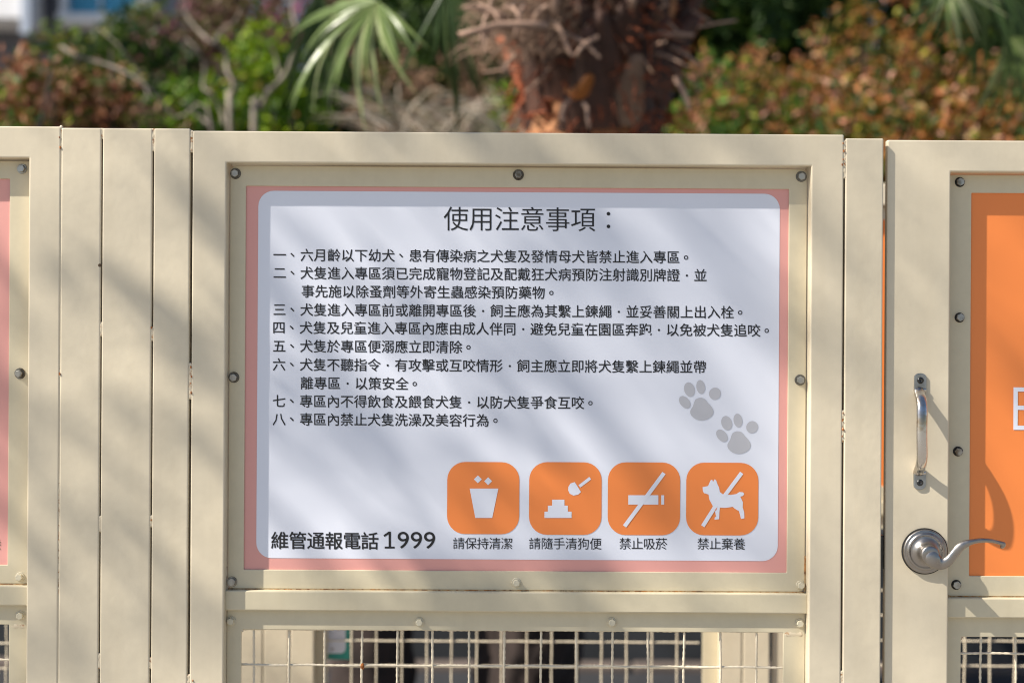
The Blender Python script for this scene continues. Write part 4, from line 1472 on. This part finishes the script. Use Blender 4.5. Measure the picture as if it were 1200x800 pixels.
# second, shorter trunk seen only through the mesh
sb = far(438, 770, 4.9)
st = thing('palm_stump', 'dark brown palm stump behind the rear mesh at lower left', 'tree stump', (sb.x, sb.y, 0))
vs, fs = [], []
for j in range(40):
    z = -.05 + 1.5 * j / 39
    for k in range(30):
        a = 2 * math.pi * k / 30
        q = noise.noise(Vector((math.cos(a) * 4, math.sin(a) * 4, z * 7 + 9))) * .03
        vs.append(((.14 + q) * math.cos(a), (.14 + q) * math.sin(a), z))
for j in range(39):
    for k in range(30):
        k2 = (k + 1) % 30
        fs.append((j * 30 + k, j * 30 + k2, (j + 1) * 30 + k2, (j + 1) * 30 + k))
fs.append(tuple(39 * 30 + k for k in range(30)))
obj('trunk', mesh_from('trunk', vs, fs, M['bark'], True), st)

# ------------------------------------------------------------------ house far behind at the top left
HR = 25.0
def hbox(x0, x1, y0, y1, d0, d1, mat, name, parent, root):
    a, b = far(x0, y1, HR), far(x1, y0, HR)
    bm = mbox(((a.x + b.x) / 2, a.y + (d0 + d1) / 2, (a.z + b.z) / 2), (b.x - a.x, d1 - d0, b.z - a.z), r=.01)
    o = bm_obj(name, bm, mat, parent)
    return rel(o, root)
hc = far(-60, 0, HR)
house = thing('house', 'white house with a blue-shaded window at the top left corner', 'house', (hc.x, hc.y, 0))
a = far(-420, 0, HR); b_ = far(166, -330, HR)
bm = mbox(((a.x + b_.x) / 2, hc.y + 3.5, b_.z / 2), (b_.x - a.x, 6, b_.z))
wall = rel(bm_obj('wall', bm, M['housegrey'], house), house)
hbox(-420, 39, -330, 34, -.6, .45, M['housewhite'], 'balcony', house, house)
hbox(38.5, 50, -330, 54, -.75, -.60, M['pipe'], 'post', house, house)
hbox(66, 168, -330, -70, .1, .48, M['housewhite'], 'upper_wall', house, house)
hbox(66, 168, 20, 31, -.1, .48, M['housewhite'], 'window_sill', house, house)
win = hbox(66, 74, -70, 20, .05, .47, M['housewhite'], 'window', house, house)
hbox(158, 166, -70, 20, .05, .47, M['housewhite'], 'frame', win, house)
hbox(74, 158, -70, 19.5, .30, .34, M['curtain'], 'blind', win, house)
hbox(110, 112.5, -70, 19.6, .18, .29, M['housewhite'], 'frame', win, house)
hbox(74.4, 157.6, -69, 19.4, .20, .206, M['glass'], 'pane', win, house)
rr_ = far(0, -330, HR).z
bm = mbox(((a.x + b_.x) / 2, hc.y + 3.0, rr_ + .25), (b_.x - a.x + 1.2, 8, .5))
rel(bm_obj('roof', bm, M['housewhite'], house), house)

# ------------------------------------------------------------------ tree on the near left that dapples the fence
def at_sun(X, Z, t):
    """point t metres in front of the fence on the sun ray through fence point (X, Z) (photo px)"""
    x, z = un(X, Z)
    return Vector((x / S - 2.6 * t, -t, ZC + z / S + 2.6 * t))
tc = at_sun(-900, 400, 1.3)
shade = thing('shade_tree', 'leafy tree beside the path on the near left whose shade dapples the fence', 'tree', (tc.x - .3, tc.y, 0))
rs_ = np.random.default_rng(77)
bc, wt = [], []
for i in range(64):       # boughs over the left half: distinct streaks
    X = rs_.uniform(-140, 640); Z = rs_.uniform(-60, 860)
    if X < 230 and rs_.uniform() > (.85 if Z < 560 else .5): continue
    if 230 <= X < 480 and Z > 470 and rs_.uniform() > .55: continue
    bc.append(np.array(at_sun(X, Z, rs_.uniform(.85, 1.7))))
nnear = len(bc)
for i in range(90):       # higher boughs to the right: even, soft shade
    X = rs_.uniform(600, 1260); Z = rs_.uniform(-80, 720)
    if X > 930 and (Z > 230 or rs_.uniform() > .7): continue
    bc.append(np.array(at_sun(X, Z, rs_.uniform(1.7, 2.5))))
nbeam = len(bc)
for i in range(160):      # the rest of the crown, further left and higher
    X = rs_.uniform(-2400, -1150); Z = rs_.uniform(-500, 900)
    bc.append(np.array(at_sun(X, Z, rs_.uniform(.95, 1.7))))
bc = np.array(bc)
n0, n1, n2 = 235, 205, 3200
k = np.concatenate([rs_.integers(0, nnear, n0), rs_.integers(nnear, nbeam, n1), rs_.integers(nbeam, len(bc), n2)])
n = n0 + n1 + n2
p = bc[k] + rs_.normal(0, 1, (n, 3)) * np.concatenate([np.full(n0, .06), np.full(n1, .09), np.full(n2, .13)])[:, None]
d = rs_.normal(0, 1, (n, 3)); d /= np.linalg.norm(d, axis=1)[:, None]
V, F, t = leaf_arrays(p - np.array(shade.location), d, .085, rs_, .42)
obj('crown', big_mesh('crown', V, F, t, PAL['green']), shade)
paths = [([(0, 0, -.1), (.05, .02, 1.5), (-.05, 0, 3.0), (-.1, 0, 4.4), (-.2, 0, 5.0)], [.15, .13, .10, .06, .025])]
for i in range(46):
    e = bc[int(rs_.integers(0, nnear) if i < 9 else rs_.integers(nbeam, len(bc)))] - np.array(shade.location)
    s0 = np.array([0, 0, rs_.uniform(3.2, 4.8)])
    mid = s0 * .5 + e * .5 + np.array([0, 0, .12])
    paths.append(([tuple(s0), tuple(mid), tuple(e)], [.010, .007, .003]))
tube_group('trunk', paths, M['bark'], shade, 8)
